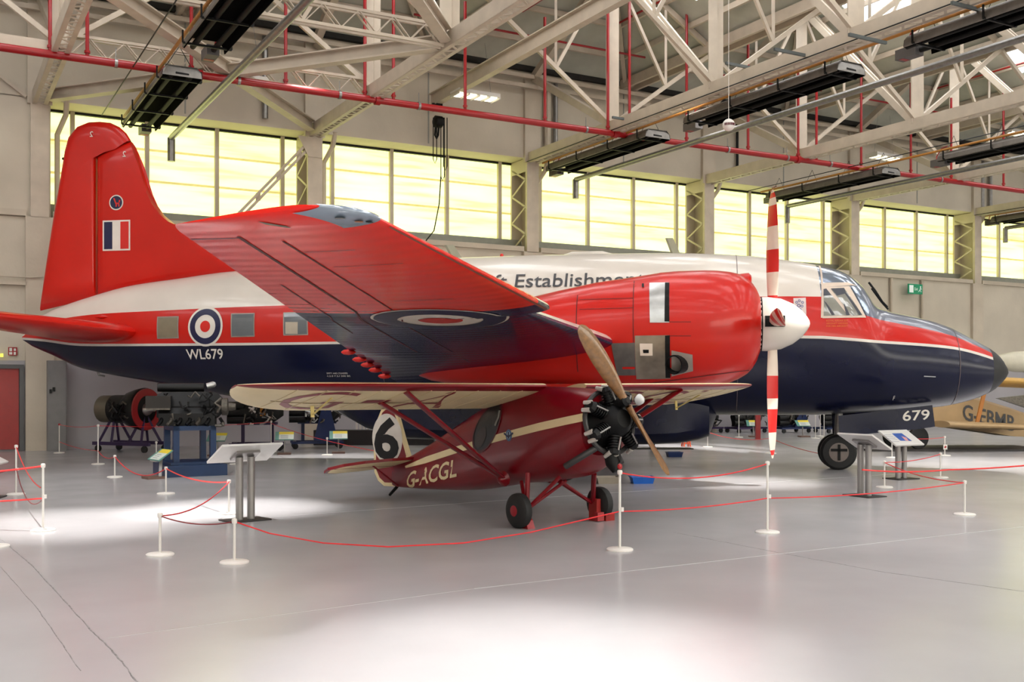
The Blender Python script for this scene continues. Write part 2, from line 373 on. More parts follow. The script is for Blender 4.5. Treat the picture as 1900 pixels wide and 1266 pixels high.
TL = {3: 'over the leftmost window column', 4: 'over the column above the near wing tip', 5: 'over the column left of the long black heater', 6: 'over the column behind the nacelle',
      7: 'over the column above the cockpit', 8: 'over the column above the nose cone', 2: 'left of the red fin out at the frame edge', 9: 'at the right edge'}
for i in range(3, 10):
    s = COLS[i]; t = empty('roof_truss', W(s, 0, CHORD), label='cream steel roof truss ' + TL[i], cat='truss'); inv = Matrix.Translation(-t.location)
    def part(m, nm, mt=STEEL):
        o = m.build(nm, mt, t); o.matrix_parent_inverse = inv; return o
    n = 8
    m = MB(); lc = lattice(m, W(s, 0, CHORD), W(s, ND * n, CHORD), .3, .3, .24); part(m, 'bottom_chord'); tag(part(lc, 'lacing'), kind='stuff')
    part(MB().bar(W(s, ND, RIDGE - .3), W(s, ND * n, RIDGE - .3), .22, .22), 'top_chord')
    part(MB().bar(W(s, 0, EAVE - .35), W(s, ND, RIDGE - .3), .2, .2), 'end_rafter')
    part(MB().bar(W(s, 0, 11.1), W(s, ND, CHORD + .1), .16, .2), 'end_diagonal')
    for k in range(1, n):
        m = MB()
        for d in (-.09, .09): m.bar(W(s + d, ND * k, CHORD), W(s + d, ND * k, RIDGE - .3), .08, .2)
        m.bar(W(s, ND * k, CHORD), W(s, ND * k, RIDGE - .3), .1, .03); part(m, 'vertical')
        if k > 1:
            m = MB()
            for d in (-.1, .1): m.bar(W(s + d, ND * k - .1, CHORD + .1), W(s + d, ND * (k - 1), RIDGE - .35), .07, .17)
            part(m, 'diagonal')
        for sg in (-1, 1):
            v0 = W(s, ND * k, CHORD + .1); v1 = W(s + sg * H2, ND * k, EAVE - .2); md = v0.lerp(v1, .52)
            part(MB().bar(v0, v1, .09, .11), 'valley_strut')
            f = .52; part(MB().bar(md, W(s + sg * H2 * f, ND * k, RIDGE + (EAVE - RIDGE) * f - .15), .06, .07), 'hanger')
            part(MB().bar(md, W(s, ND * k, RIDGE - .4), .07, .09), 'raker')
            part(MB().bar(W(s, ND * k, RIDGE - .25), W(s + sg * H2, ND * k, EAVE - .1), .1, .16), 'rafter')
# X bracing and lattice beams of the first bay
def ibeam(a, b, wd, ht):
    m = MB(); u = Vector((0, 0, 1)); m.bar(a, b, .03, ht)
    for k in (-1, 1): m.bar(Vector(a) + u * k * ht / 2, Vector(b) + u * k * ht / 2, wd, .03)
    return m
s0, s1 = COLS[3], COLS[4]
for (a, b, lab) in ((W(s0 + .2, .3, CHORD + .02), W(s1 - .2, 2 * ND - .2, CHORD + .02), 'cream bracing beam running from the leftmost column out to the right'),
                    (W(s1 - .2, .3, CHORD + .06), W(s0 + .2, 2 * ND - .2, CHORD + .06), 'cream bracing beam slanting up left from the column over the wing tip'),
                    (W(s0 + .2, 2 * ND + .2, CHORD + .02), W(s1 - .2, 4 * ND - .2, CHORD + .02), 'cream bracing beam above the frame edge, second panel from the wall'),
                    (W(s1 - .2, 2 * ND + .2, CHORD + .06), W(s0 + .2, 4 * ND - .2, CHORD + .06), 'cream bracing beam at top of frame leaving the second truss node')):
    tag(ibeam(a, b, .24, .26).build('bracing_beam', STEEL), lab, 'beam', 'bottom chord bracing')
for k, lab in ((1, 'cream lattice beam along the red sprinkler main left of the wing tip column'), (2, 'cream lattice beam parallel to the wall near top left of frame')):
    e = empty('lattice_beam', W(s0, ND * k, CHORD), label=lab, cat='beam', group='lattice beams between the first two trusses'); inv = Matrix.Translation(-e.location)
    m = MB(); lc = lattice(m, W(s0 + .2, ND * k, CHORD + .1), W(s1 - .2, ND * k, CHORD + .1), .16, .4, .36, side=False, lace=.06)
    for q, nm in ((m, 'chord_angles'), (lc, 'lacing')):
        o = q.build(nm, STEEL, e); o.matrix_parent_inverse = inv
        if nm == 'lacing': o['kind'] = 'stuff'
# outer stub of trusses left of the first column
tag(MB().bar(W(s0 - .2, ND, CHORD), W(s0 - BAY, ND, CHORD), .2, .22).build('tie_beam', STEEL), 'pale tie beam leaving the frame left of the first truss', 'beam')
tag(MB().bar(W(s0 - .3, -.05, CHORD), W(s0 - 3, -.05, 10.6), .07, .07).build('wall_brace', STEEL), 'thin diagonal wall brace left of the leftmost column', 'brace')
# hoist runway mid bay
rb = tag(ibeam(W(BAY / 2, .1, 9.9), W(BAY / 2, 26, 9.9), .2, .36).build('runway_beam', STEEL), 'cream hoist runway beam above the red main in the second bay', 'beam')
ho = empty('chain_hoist', W(BAY / 2, .5, 9.7), label='black chain hoist with hanging chains under the runway beam', cat='hoist'); inv = Matrix.Translation(-ho.location)
def hp(m, nm, mt, sm=False):
    o = m.build(nm, mt, ho, sm); o.matrix_parent_inverse = inv; return o
p = W(BAY / 2, .5, 9.62)
hp(MB().box(p, (.3, .16, .22)).lathe([(-.12, .08), (.12, .08)], p + Vector((0, 0, .06)), WN, 10), 'trolley', SOOT)
hp(MB().lathe([(-.14, .1), (-.1, .17), (.1, .17), (.14, .1)], p + Vector((.02, 0, -.42)), WD, 14), 'hoist_drum', SOOT, True)
hp(MB().tube([p + Vector((-.05, 0, -.55)), p + Vector((-.07, 0, -.8)), p + Vector((-.02, 0, -.92)), p + Vector((.02, 0, -.8)), p + Vector((.04, 0, -.55))], .03), 'hook', SOOT)
def sag(a, b, d, n=10):
    a = Vector(a); b = Vector(b); return [a.lerp(b, k / n) - Vector((0, 0, d * 4 * (k / n) * (1 - k / n))) for k in range(n + 1)]
for dx, ln in ((-.12, 1.5), (.1, 2.0), (.18, 1.7)):
    hp(MB().tube([p + Vector((dx, 0, -.3)), p + Vector((dx, 0, -ln)), p + Vector((dx + .05, 0, -ln - .12)), p + Vector((dx + .1, 0, -ln)), p + Vector((dx + .1, 0, -.3))], .014, 5), 'chain', SOOT)
hp(MB().tube([p + Vector((.1, 0, -2)), p + Vector((.06, -.1, -2.8)), p + Vector((-.08, -.25, -3.6)), p + Vector((-.3, -.35, -3.9))], .018, 5), 'pull_chain', SOOT)
# ------------------------------------------------------------------ sprinkler main and risers
sp = empty('sprinkler_main', W(0, 4.5, 8.42), label='long red sprinkler main pipe crossing under all the trusses', cat='pipe'); inv = Matrix.Translation(-sp.location)
def part(m, nm, mt=REDPIPE, sm=True):
    o = m.build(nm, mt, sp, sm); o.matrix_parent_inverse = inv; return o
part(MB().tube([W(S0 + 10, 4.5, 8.42), W(S1 - 2, 4.5, 8.42)], .085, 12), 'main_pipe')
for px in (93, 162, 355, 530, 677, 730, 863, 1011, 1128, 1168, 1274, 1388, 1481, 1515, 1598, 1690, 1765, 1862):
    q = wall_s(px, 4.5); hi = 11.2 if px % 2 else 12.2
    part(MB().tube([W(q, 4.5, 8.42), W(q, 4.5, hi)], .04, 8).lathe([(0, .06), (.05, .06)], W(q, 4.5, 8.55), n=10), 'riser')
for px in (215, 443, 630, 777, 1087, 1350, 1460, 1540, 1745):
    q = wall_s(px, 4.5); part(MB().lathe([(-.03, .1), (.03, .1)], W(q, 4.5, 8.42), WD, 12).tube([W(q, 4.5, 8.5), W(q, 4.5, 8.75)], .01, 5), 'pipe_clip', GALV)
for px in (370, 700, 1140, 1480): 
    q = wall_s(px, 4.5); part(MB().lathe([(-.06, .12), (.06, .12)], W(q, 4.5, 8.42), WD, 12), 'coupling')
for k, (sa, ta, sb, tb, h) in enumerate(((BAY + 1.5, 2.2, BAY + 1.5, 20, 12.3), (BAY * .75, 2.4, BAY * .75, 9, 12.1), (BAY * .3, 2.0, BAY * 1.4, 2.0, 11.6), (BAY * 2 + 1.5, 2.2, BAY * 2 + 1.5, 24, 12.3), (BAY * 2.3, 2.0, BAY * 3.3, 2.0, 11.6), (BAY * 3 + 1.5, 2.2, BAY * 3 + 1.5, 28, 12.3), (BAY * 1.6, 2, BAY * 2.2, 2, 11.5))):
    tag(MB().tube([W(sa, ta, h), W(sb, tb, h)], .032, 6).build('branch_pipe', REDPIPE), 'thin red sprinkler branch pipe under the roof sheets, %s' % ['right of the third truss', 'between second and third truss', 'along the hip of the second bay', 'right of the fourth truss', 'along the hip of the fifth bay', 'right of the fifth truss', 'along the hip of the fourth bay'][k], 'pipe', 'sprinkler branches')
# ------------------------------------------------------------------ radiant heaters
MATTE = mat('matt_black', (7, 7, 7), .95, var=.1, spec=.05)
HOOD = mat('hood_dark_steel', (118, 112, 106), .45, metal=.5, var=.15)
def make_heater():
    e = empty('radiant_heater'); L_ = 5.1
    prof = [(-.42, -.02), (-.40, .10), (-.3, .2), (.3, .2), (.40, .10), (.42, -.02)]
    m = MB()
    m.loft([[Vector((x, t, z)) for x, z in prof] + [Vector((x * .96, t, z - .02)) for x, z in reversed(prof)] for t in (0, L_)], cap=False, mi=0)
    m.build('reflector_hood', HOOD, e)
    m = MB(); m.loft([[Vector((x * .95, t, z - .022)) for x, z in prof] + [Vector((x * .9, t, z - .03)) for x, z in reversed(prof)] for t in (.01, L_ - .01)], cap=False); m.build('hood_lining', MATTE, e)
    m = MB(); m.add([Vector((x * .97, L_ + (0 if z < .15 else -.02), z)) for x, z in prof], [(0, 1, 2, 3, 4, 5)]); m.build('end_plate', GALV, e)
    for x in (-.2, .2): MB().tube([(x, -.1, .04), (x, L_ - .15, .04)], .055, 10).build('radiant_tube', mat('tube_black', (22, 21, 20), .6, var=.2, spec=.2), e, True)
    MB().tube([(-.2, L_ - .15, .04), (-.12, L_ - .04, .04), (.12, L_ - .04, .04), (.2, L_ - .15, .04)], .05, 8).build('return_bend', BLACK, e, True)
    for t in (.25, 1.8, 3.4, 4.8):
        MB().bar((-.46, t, -.02), (.46, t, -.02), .04, .04).bar((-.46, t, -.02), (-.46, t, .22), .03, .03).bar((.46, t, -.02), (.46, t, .22), .03, .03).build('bracket', BLACK, e)
        MB().tube([(0, t, .7), (-.3, t, .2)], .008, 4).tube([(0, t, .7), (.3, t, .2)], .008, 4).build('hanger_wire', BLACK, e)
    b = MB().box((-.2, -.38, .05), (.24, .5, .2)).build('burner_box', mat('burner_grey', (90, 86, 84), .5), e)
    MB().box((-.2, -.5, .05), (.2, .1, .21)).build('red_panel', REDPIPE, b)
    MB().tube([(-.2, -.5, .12), (-.35, -.62, .3), (-.34, -.45, .5), (-.3, -.2, .52)], .015, 6).build('hose', REDPIPE, b)
    return e
h0 = make_heater(); first = True
rows = [(-4.7, 8.1, (.3, 7.4, 14.3), ['black radiant heater against the window above the red fin', 'black radiant heater at top left, nearer than the one over the fin', 'black radiant heater beyond the top of the frame at left']),
        (7.6, 8.2, (.4, 7.1, 13.9, 20.5), ['black radiant heater starting at the column above the word Establishment', 'black radiant heater behind the white hanging globe', 'black radiant heater at the top right corner', 'black radiant heater beyond the top right corner']),
        (16.5, 8.1, (.4, 7.5, 14.4), ['black radiant heater above the upright propeller blade', 'black radiant heater at right edge above the red main', 'black radiant heater out past the right edge']),
        (28.5, 8.2, (.4,), ['black radiant heater in front of the last window at right'])]
ang = math.atan2(WN.y, WN.x) - math.pi / 2
for (s, h, ts, labs) in rows:
    for t, lab in zip(ts, labs):
        o = h0 if first else copy_tree(h0); first = False
        o.location = W(s, t, h); o.rotation_euler = (0, 0, ang); tag(o, lab, 'heater', 'radiant tube heaters')
for (s, h, ts, labs), nm in zip(rows, ('over the fin', 'past the hanging globe', 'above the upright propeller', 'at the last window')):
    L_ = 26 if len(ts) > 1 else 8
    fp = empty('flue_pipe', W(s + .8, .5, h - .15), label='silver flue pipe beside the heaters ' + nm, cat='pipe'); inv = Matrix.Translation(-fp.location)
    for m, n2 in ((MB().tube([W(s + .8, .2, h - .15), W(s + .8, L_, h - .15)], .075, 10), 'duct'), (MB().tube([W(s + .8, .2, h - .15), W(s + .8, .2, h - .75)], .1, 8), 'drop_leg')):
        o = m.build(n2, GALV, fp, True); o.matrix_parent_inverse = inv
    tag(MB().tube([W(s - .34, .1, h + .27), W(s - .34, L_, h + .27)], .035, 8).build('gas_pipe', ORANGE), 'thin ochre gas pipe above the heaters ' + nm, 'pipe', 'gas pipes')
    tag(MB().tube([W(s - .85, .0, h + .28), W(s - .85, L_, h + .28)], .014, 5).build('power_cable', BLACK), 'black cable run alongside the gas pipe ' + nm, 'cable', 'heater cables')
for k, (px, py, Y) in enumerate(((1100, 263, 31.), (1165, 222, 28.), (1378, 123, 24.), (1470, 98, 22.), (1610, 72, 20.), (1800, 14, 19.))):
    p = at(px, py, Y); tag(MB().bar(p - WD * .5, p + WD * .5, .05, .06).build('hanger_channel', mat('channel_grey', (92, 98, 98), .5)), 'dark hanger channel on the cable run, %s along the heater row from the wall' % ['first', 'second', 'third', 'fourth', 'fifth', 'sixth'][k], 'bracket', 'cable hangers')
# luminaires
def make_lamp():
    e = empty('louvre_light'); MB().box((0, 0, .1), (1.3, .55, .1)).build('housing', WHITE, e)
    LT = mat('lamp_glow', (255, 244, 214), .4, emit=2.5)
    for k in range(4): MB().box((-.48 + .32 * k, 0, .035), (.2, .42, .03)).build('tube_cover', LT, e)
    for k in range(5): MB().box((-.64 + .32 * k, 0, .03), (.03, .55, .07)).build('louvre', WHITE, e)
    for x in (-.5, .5): MB().tube([(x, 0, .15), (x * .6, 0, 1.6)], .006, 4).build('hanger_wire', GALV, e)
    return e
l0 = make_lamp()
for k, (px, py, Y, lab) in enumerate(((445, 146, 25., 'white louvre light below the near bracing beams at upper left'), (882, 176, 29.5, 'white louvre light right of the chain hoist'), (1640, 290, 38., 'white louvre light above the heater over the nose'), (1885, 246, 42., 'white louvre light at the right edge under the truss'))):
    o = l0 if k == 0 else copy_tree(l0); o.location = at(px, py, Y) - Vector((0, 0, .1)); o.rotation_euler = (0, 0, math.atan2(WD.y, WD.x)); tag(o, lab, 'light', 'louvre lights')
# hanging globe
g = empty('hanging_globe', at(1352, 232, 18.), label='small white globe with a dark band hanging on a wire', cat='globe')
MB().lathe([(-.105 * math.cos(k * math.pi / 12), .105 * math.sin(k * math.pi / 12)) for k in range(13)], (0, 0, 0), n=20).build('ball', WHITE, g, True)
for k in range(7):
    a = -math.pi / 2 + (k - 3) * .26; MB().box((.106 * math.cos(a), .106 * math.sin(a), 0), (.012, .018, .04), Matrix.Rotation(a, 3, 'Z')).build('print_mark', mat('print_maroon', (90, 30, 40), .6), g)
MB().tube([(0, 0, .1), (0, 0, 5.2)], .005, 4).build('wire', WHITE, g)
# exit sign
es = empty('exit_sign', W(wall_s(1688), .25, 5.3), rz=math.atan2(WD.y, WD.x), label='green emergency exit sign with running figure on the wall', cat='sign')
GREEN = mat('exit_green', (24, 132, 92), .4, emit=.25); SW = mat('sign_white', (228, 236, 230), .4, emit=.25)
MB().box((0, 0, 0), (.78, .05, .38)).build('panel', GREEN, es)
MB().box((-.24, -.03, 0), (.22, .012, .28)).build('door_symbol', SW, es)
text_on('lettering', 'Exit', lambda a, b: Vector((a, -.03, b)), SW, es, (-.06, -.05, .13, .06))
MB().box((.27, -.03, .09), (.05, .012, .05)).bar((.26, -.03, .06), (.22, -.03, -.04), .012, .06, (0, 1, 0)).bar((.22, -.03, -.04), (.3, -.03, -.1), .012, .04, (0, 1, 0)).bar((.22, -.03, -.04), (.15, -.03, -.1), .012, .04, (0, 1, 0)).bar((.26, -.03, .04), (.33, -.03, 0), .012, .03, (0, 1, 0)).build('running_figure', SW, es)
MB().box((0, .13, .1), (.08, .24, .05)).build('bracket', GALV, es)
# wall fittings
DRED = mat('door_red', (150, 14, 14), .35, var=.08)
sd = wall_s(36); dr = empty('door_1', W(sd - .5, 0, 0), kind='structure', label='red double fire door with steel kick plate at the left edge'); inv = Matrix.Translation(-dr.location)
def part(m, nm, mt):
    o = m.build(nm, mt, dr); o.matrix_parent_inverse = inv; return o
for k in (0, 1):
    a = sd - .95 * (k + 1) + .01; b = sd - .95 * k - .01
    lf = part(wbox(MB(), a, b, -.1, -.02, .05, 2.0), 'door_leaf', DRED)
    for m, nm, mt in ((wbox(MB(), a + .03, b - .03, -.02, -.01, .06, .36), 'kick_plate', GALV), (wbox(MB(), b - .25, b - .1, -.02, -.01, .95, 1.1), 'notice', mat('notice_yellow', (210, 190, 90), .5)),
                      (wbox(MB(), b - .36, b - .22, -.02, -.008, 1.25, 1.5), 'vision_panel', SW)):
        o = m.build(nm, mt, lf); o.matrix_parent_inverse = inv
FG = mat('frame_grey', (92, 92, 92), .6)
part(wbox(MB(), sd, sd + .1, -.1, .03, 0, 2.1), 'door_frame', FG); part(wbox(MB(), sd - 2, sd, -.1, .03, 2.0, 2.1), 'door_frame', FG)
fs_ = wall_s(24); f1 = empty('fire_sign', W(fs_, -.07, 2.42), rz=math.atan2(WD.y, WD.x), label='small red fire point notice above the red door', cat='sign')
MB().box((0, 0, 0), (.2, .02, .2)).build('plate', REDPIPE, f1)
for x, z, a, b in ((-.045, .04, .06, .08), (.045, .04, .05, .06), (-.045, -.05, .07, .06), (.045, -.05, .05, .07)): MB().box((x, -.012, z), (a, .006, b)).build('pictogram', WHITE, f1)
tag(wbox(MB(), wall_s(1), wall_s(6), -.1, .02, 2.28, 2.36).build('emergency_lamp', mat('lamp_yellow', (230, 226, 90), .4, emit=1.)), 'small glowing yellow green lamp over the red door', 'lamp')
tag(wbox(MB(), S0, wall_s(50), -.12, .0, 4.03, 4.12).tube([W(S0, .03, 4.22), W(wall_s(56), .03, 4.22), W(wall_s(80), .06, 4.25)], .02, 6).build('cable_trunking', CREAM), 'horizontal cable trunking left of the leftmost column', 'trunking')
cs = wall_s(87, .1); cb = empty('metal_cabinet', W(cs, 0, 0), label='tall grey metal cabinet with black handles beside the leftmost column', cat='cabinet'); inv = Matrix.Translation(-cb.location)
CG = mat('cabinet_grey', (126, 124, 124), .5)
for m, nm, mt in ((wbox(MB(), cs, cs + .42, .01, .35, 0, 2.2), 'body', CG), (wbox(MB(), cs + .02, cs + .4, .35, .37, .05, 2.15), 'door', CG), (wbox(MB(), cs + .03, cs + .08, .37, .41, 1.4, 1.5), 'handle', BLACK), (wbox(MB(), cs + .1, cs + .16, .37, .4, 1.45, 1.55), 'lock', BLACK)):
    o = m.build(nm, mt, cb); o.matrix_parent_inverse = inv
for px, r_, m_, nm in ((1016, .11, STEEL, 'thick cream rainwater pipe on the upper wall right of the third truss'), (1031, .07, GALV, 'slim silver pipe on the upper wall right of the third truss'), (1823, .08, GALV, 'left silver pipe on the upper wall above the last heater'), (1838, .08, GALV, 'right silver pipe on the upper wall above the last heater'), (492, .08, GALV, 'silver pipe on the upper wall behind the leftmost bracing beams'), (1368, .05, BLACK, 'thin black conduit on the upper wall above the nacelle')):
    q = wall_s(px); tag(MB().tube([W(q, .0, 8.8), W(q, .0, 11.1)], r_, 8).build('rainwater_pipe', m_), nm, 'pipe')
for px in (1655, 1712, 1560):
    q = wall_s(px); tag(MB().tube([W(q, -.02, 5.7), W(q, -.02, .2)], .06, 8).build('wall_conduit', CREAM), 'vertical cream pipe on the lower wall %s' % {1655: 'left of the exit sign', 1712: 'right of the exit sign', 1560: 'behind the cockpit'}[px], 'pipe')
# ------------------------------------------------------------------ the big twin-engined aircraft
VO = (6.2, 20.05); VA = math.radians(10.3); VUN = frame(VO, VA)
va = empty('twin_engine_aircraft', (VO[0], VO[1], 0), rz=-VA, label='large red, white and navy twin-engined propeller aircraft marked WL679', cat='aircraft')
def L3(u, v, h): return Vector((u, -v, h))
VRED = mat('gloss_red', (194, 22, 9), .3, var=.05, scale=1.5, coat=.2, spec=.35)
VNAVY = mat('gloss_navy', (9, 14, 44), .27, var=.08, scale=1.5, coat=.08, spec=.35)
VWHITE = mat('gloss_white', (214, 206, 196), .32, var=.05, scale=1.2, coat=.4)
VGREY = mat('anti_glare_grey', (92, 100, 118), .3, var=.06, scale=3, coat=.5)
SILVER = mat('silver_glazing', (150, 162, 180), .12, metal=.6, var=.1, scale=4)
RADOME = mat('radome_black', (30, 30, 31), .55, var=.1)
MRED = mat('mark_red', (206, 34, 26), .35, var=.03); MBLUE = mat('mark_blue', (22, 26, 66), .35, var=.03); MWHITE = mat('mark_white', (222, 216, 206), .4, var=.03); MGREY = mat('mark_grey', (58, 58, 62), .45, var=.05)
LINE = mat('panel_gap', (84, 14, 12), .6, var=.2)
fT = itp([(-17.25, 2.68), (-16.82, 3.1), (-15.46, 3.55), (-14.57, 3.75), (-13.44, 3.88), (-12.33, 4.0), (-9.5, 4.13), (-6.86, 4.19), (-5.2, 4.2), (-3.6, 4.19), (-2.05, 4.13), (-1.23, 4.04), (-.53, 3.92), (.07, 3.76), (.41, 3.49), (.66, 3.1), (.95, 2.98), (1.44, 2.87), (1.96, 2.7), (2.39, 2.47), (2.82, 2.2), (3.0, 1.97), (3.06, 1.83)])
fB = itp([(-17.25, 2.6), (-17.08, 2.49), (-16.49, 2.25), (-15.78, 1.96), (-13.94, 1.64), (-12.2, 1.34), (-10.77, 1.13), (-9.4, 1.03), (-6, 1.0), (-1.84, 1.02), (-.53, 1.03), (.76, 1.1), (1.82, 1.19), (2.3, 1.29), (2.75, 1.48), (2.98, 1.7), (3.06, 1.83)])
fW = itp([(-17.25, .03), (-16.5, .33), (-15.5, .6), (-14, .9), (-12, 1.2), (-10, 1.42), (-8, 1.53), (-2, 1.53), (0, 1.45), (.6, 1.34), (1.5, 1.12), (2.4, .78), (2.8, .48), (3.0, .2), (3.06, .02)])
h1f = itp([(-17.25, 2.6), (-16.6, 2.55), (-15.46, 2.43), (-14.3, 2.41), (-10.9, 2.39), (-5, 2.42), (-.85, 2.44), (.5, 2.35), (1.84, 2.25), (2.65, 2.06), (3.06, 1.9)])
h2f = itp([(-17.25, 2.66), (-16.45, 2.97), (-14.94, 3.1), (-13.4, 3.13), (-11, 3.17), (-.83, 3.2), (-.42, 3.19), (-.1, 3.17), (.1, 3.0), (.36, 2.84), (.9, 2.73), (1.84, 2.52), (2.65, 2.19), (3.06, 1.95)])
def sec(u): t, b = fT(u), fB(u); return (t + b) / 2, max((t - b) / 2, .005), fW(u)
def side(u, h, off=0.):        # point on the starboard skin
    zc, a, wd = sec(u); q = max(-1., min(1., (h - zc) / a)); c = math.sqrt(max(0, 1 - q * q))
    n = Vector((0, c / wd, q / a)); n.normalize()
    return L3(u, wd * c + off * n.y, h + off * n.z)
def on_side(px, py):
    v = 1.3
    for _ in range(6):
        u, h = VUN(px, py, v); zc, a, wd = sec(u); q = max(-.999, min(.999, (h - zc) / a)); v = wd * math.sqrt(1 - q * q)
    return u, h
def fus_part(ulist, name, mats, mf, parent):
    def ring(u):
        zc, a, wd = sec(u)
        def th(h): return math.asin(max(-.985, min(.985, (h - zc) / a)))
        t1 = th(h1f(u)); t1b = max(t1 + .004, th(h1f(u) + .05)); t2 = max(t1b + .004, th(h2f(u))); P = math.pi / 2
        T = [-P + (t1 + P) * k / 8 for k in range(9)] + [t1b + (t2 - t1b) * k / 5 for k in range(6)] + [t2 + (P - t2) * k / 8 for k in range(1, 9)]
        st = [L3(u, wd * math.cos(t), zc + a * math.sin(t)) for t in T]; po = [L3(u, -wd * math.cos(t), zc + a * math.sin(t)) for t in T[1:-1]]
        return st + po[::-1]
    def mi(i, k):
        k = k if k < 22 else 43 - k
        seg = 0 if k < 8 else 1 if k == 8 else 2 if k < 14 else 3
        return mf((ulist[i] + ulist[i + 1]) / 2, seg)
    return MB().loft([ring(u) for u in ulist], cap=True, mi=mi).build(name, mats, parent, True)
us = sorted(set([round(x, 3) for x in np.linspace(-17.25, -9, 34)] + [round(x, 3) for x in np.linspace(-9, -.43, 16)] + [round(x, 3) for x in np.linspace(-.43, 1.0, 18)] + [round(x, 3) for x in np.linspace(1.0, 2.66, 12)]))
fus = fus_part(us, 'fuselage', [VNAVY, VWHITE, VRED, VGREY, SILVER], lambda u, sg: (0, 1, 2, (1 if u < -.43 else 4 if u < .36 else 3))[sg], va)
fus_part([2.66, 2.72, 2.8, 2.88, 2.94, 2.99, 3.02, 3.045, 3.06], 'radome', RADOME, lambda u, sg: 0, va)
for u in (2.0, -1.9, -8.6): 
    m = MB()
    zc, a, wd = sec(u)
    P = [side(u, zc + a * math.sin(t), .003) for t in np.linspace(-1.3, 1.5, 22)]; Q = [side(u + .012, zc + a * math.sin(t), .003) for t in np.linspace(-1.3, 1.5, 22)]
    for i in range(21): m.add([P[i], P[i + 1], Q[i + 1], Q[i]], [(0, 1, 2, 3)])
    m.build('skin_joint', mat('skin_joint_grey', (96, 84, 84), .6), fus)
def qpatch(corners, off, nu=6, nv=6):   # four image corners of a plate lying on the skin
    c = [on_side(*p) for p in corners]
    def fn(i, j):
        u = (c[0][0] * (1 - i) + c[1][0] * i) * (1 - j) + (c[3][0] * (1 - i) + c[2][0] * i) * j
        h = (c[0][1] * (1 - i) + c[1][1] * i) * (1 - j) + (c[3][1] * (1 - i) + c[2][1] * i) * j
        return side(u, h, off)
    return MB().grid(fn, nu, nv)
WFR = mat('window_frame_silver', (150, 142, 134), .4, metal=.3, var=.1); CABG = glass_mat('cabin_glass', (92, 98, 104), .12)
CABW = mat('cabin_blind', (176, 164, 146), .5)
for k, (x0, y0, x1, y1) in enumerate(((292, 588, 332, 629), (429, 582, 473, 626), (526, 580, 572, 623))):
    f = qpatch([(x0, y0), (x1, y0 - 1), (x1, y1 - 1), (x0, y1)], .008).build('cabin_window', WFR, va)
    qpatch([(x0 + 2, y0 + 2), (x1 - 2, y0 + 1), (x1 - 2, y1 - 3), (x0 + 2, y1 - 2)], .013).build('pane', CABG if k else mat('faded_pane', (128, 118, 98), .3), f)
    if k == 2: qpatch([(530, 598), (553, 598), (553, 620), (530, 620)], .016).build('blind', CABW, f)
# cockpit glazing
CF = mat('cockpit_frame', (214, 196, 180), .45, var=.05)
cw = qpatch([(1524, 534), (1576, 532), (1607, 590), (1526, 591)], .012, 8, 8).build('cockpit_window', CF, va)
CKG = glass_mat('cockpit_pane', (140, 140, 132), .06)
CKD = mat('cockpit_interior', (64, 66, 76), .4)
for nm, c, mt in (('pane', [(1528, 538), (1533, 537), (1573, 586), (1528, 587)], CKG), ('pane', [(1541, 537), (1566, 536), (1600, 586), (1580, 587)], CKG)): qpatch(c, .018, 6, 6).build(nm, mt, cw)
for c in ([(1528, 538), (1533, 537), (1542, 549), (1528, 550)], [(1542, 537), (1566, 536), (1570, 546), (1553, 550)], [(1528, 559), (1533, 563), (1549, 585), (1543, 586)], [(1567, 546), (1570, 545), (1599, 585), (1594, 586)], [(1565, 565), (1567, 566), (1577, 586), (1570, 586)]): qpatch(c, .022, 4, 4).build('window_shade', CKD, cw)
qpatch([(1519, 494), (1522, 494), (1527, 590), (1523, 590)], .01, 4, 10).build('cockpit_arch', CF, va)
qpatch([(1522, 526), (1572, 525), (1590, 531), (1526, 534)], .012, 8, 4).build('window_rail', CF, va)
ws = qpatch([(1579, 533), (1588, 533), (1615, 574), (1609, 588)], .012, 6, 8).build('windscreen', SILVER, va)
MB().tube([L3(.5, .55, 3.5), L3(.62, .5, 3.35), L3(.75, .45, 3.15), L3(.85, .4, 3.05)], .02, 6).tube([L3(.6, .2, 3.42), L3(.78, .2, 3.16), L3(.9, .2, 3.02)], .018, 6).build('wiper', BLACK, ws)
# markings
def ring_patch(fn, r0, r1, n=40, nr=6):
    return MB().grid(lambda i, j: fn((r0 + (r1 - r0) * i) * math.cos(2 * math.pi * j), (r0 + (r1 - r0) * i) * math.sin(2 * math.pi * j)), nr if r1 > .2 else 2, n)
cu, ch = on_side(381, 606)
ro = None
for nm, r0, r1, mt in (('roundel', .0, .40, MWHITE), ('blue_ring', .235, .355, MBLUE), ('red_centre', 0, .115, MRED)):
    o = ring_patch(lambda a, b, d=(.008 if ro is None else .012): side(cu + a, ch + b, d), r0, r1).build(nm, mt, va if ro is None else ro); ro = ro or o
def stext(nm, body, px0, py0, px1, py1, mt, bold=.0):
    a = on_side(px0, py1); b = on_side(px1, py0)
    o = text_on(nm, body, lambda u, h: side(u, h, .012), mt, va, (a[0], a[1], b[0], b[1]), bold)
    if nm == 'stencil_lettering': o['kind'] = 'stuff'
    return o
stext('serial_lettering', 'WL679', 348, 647, 413, 667, MWHITE, .012)
a0 = on_side(945, 536); a1 = on_side(1197, 512); k = (a1[0] - a0[0]) / 16.2
full = 'Royal Aircraft Establishment'; U1 = a1[0]; U0 = U1 - (a1[0] - a0[0]) * 2.; b4 = text2d(full)[2]; ku = (U1 - U0) / (b4[2] - b4[0]); kh = .36 / (b4[3] - b4[1])
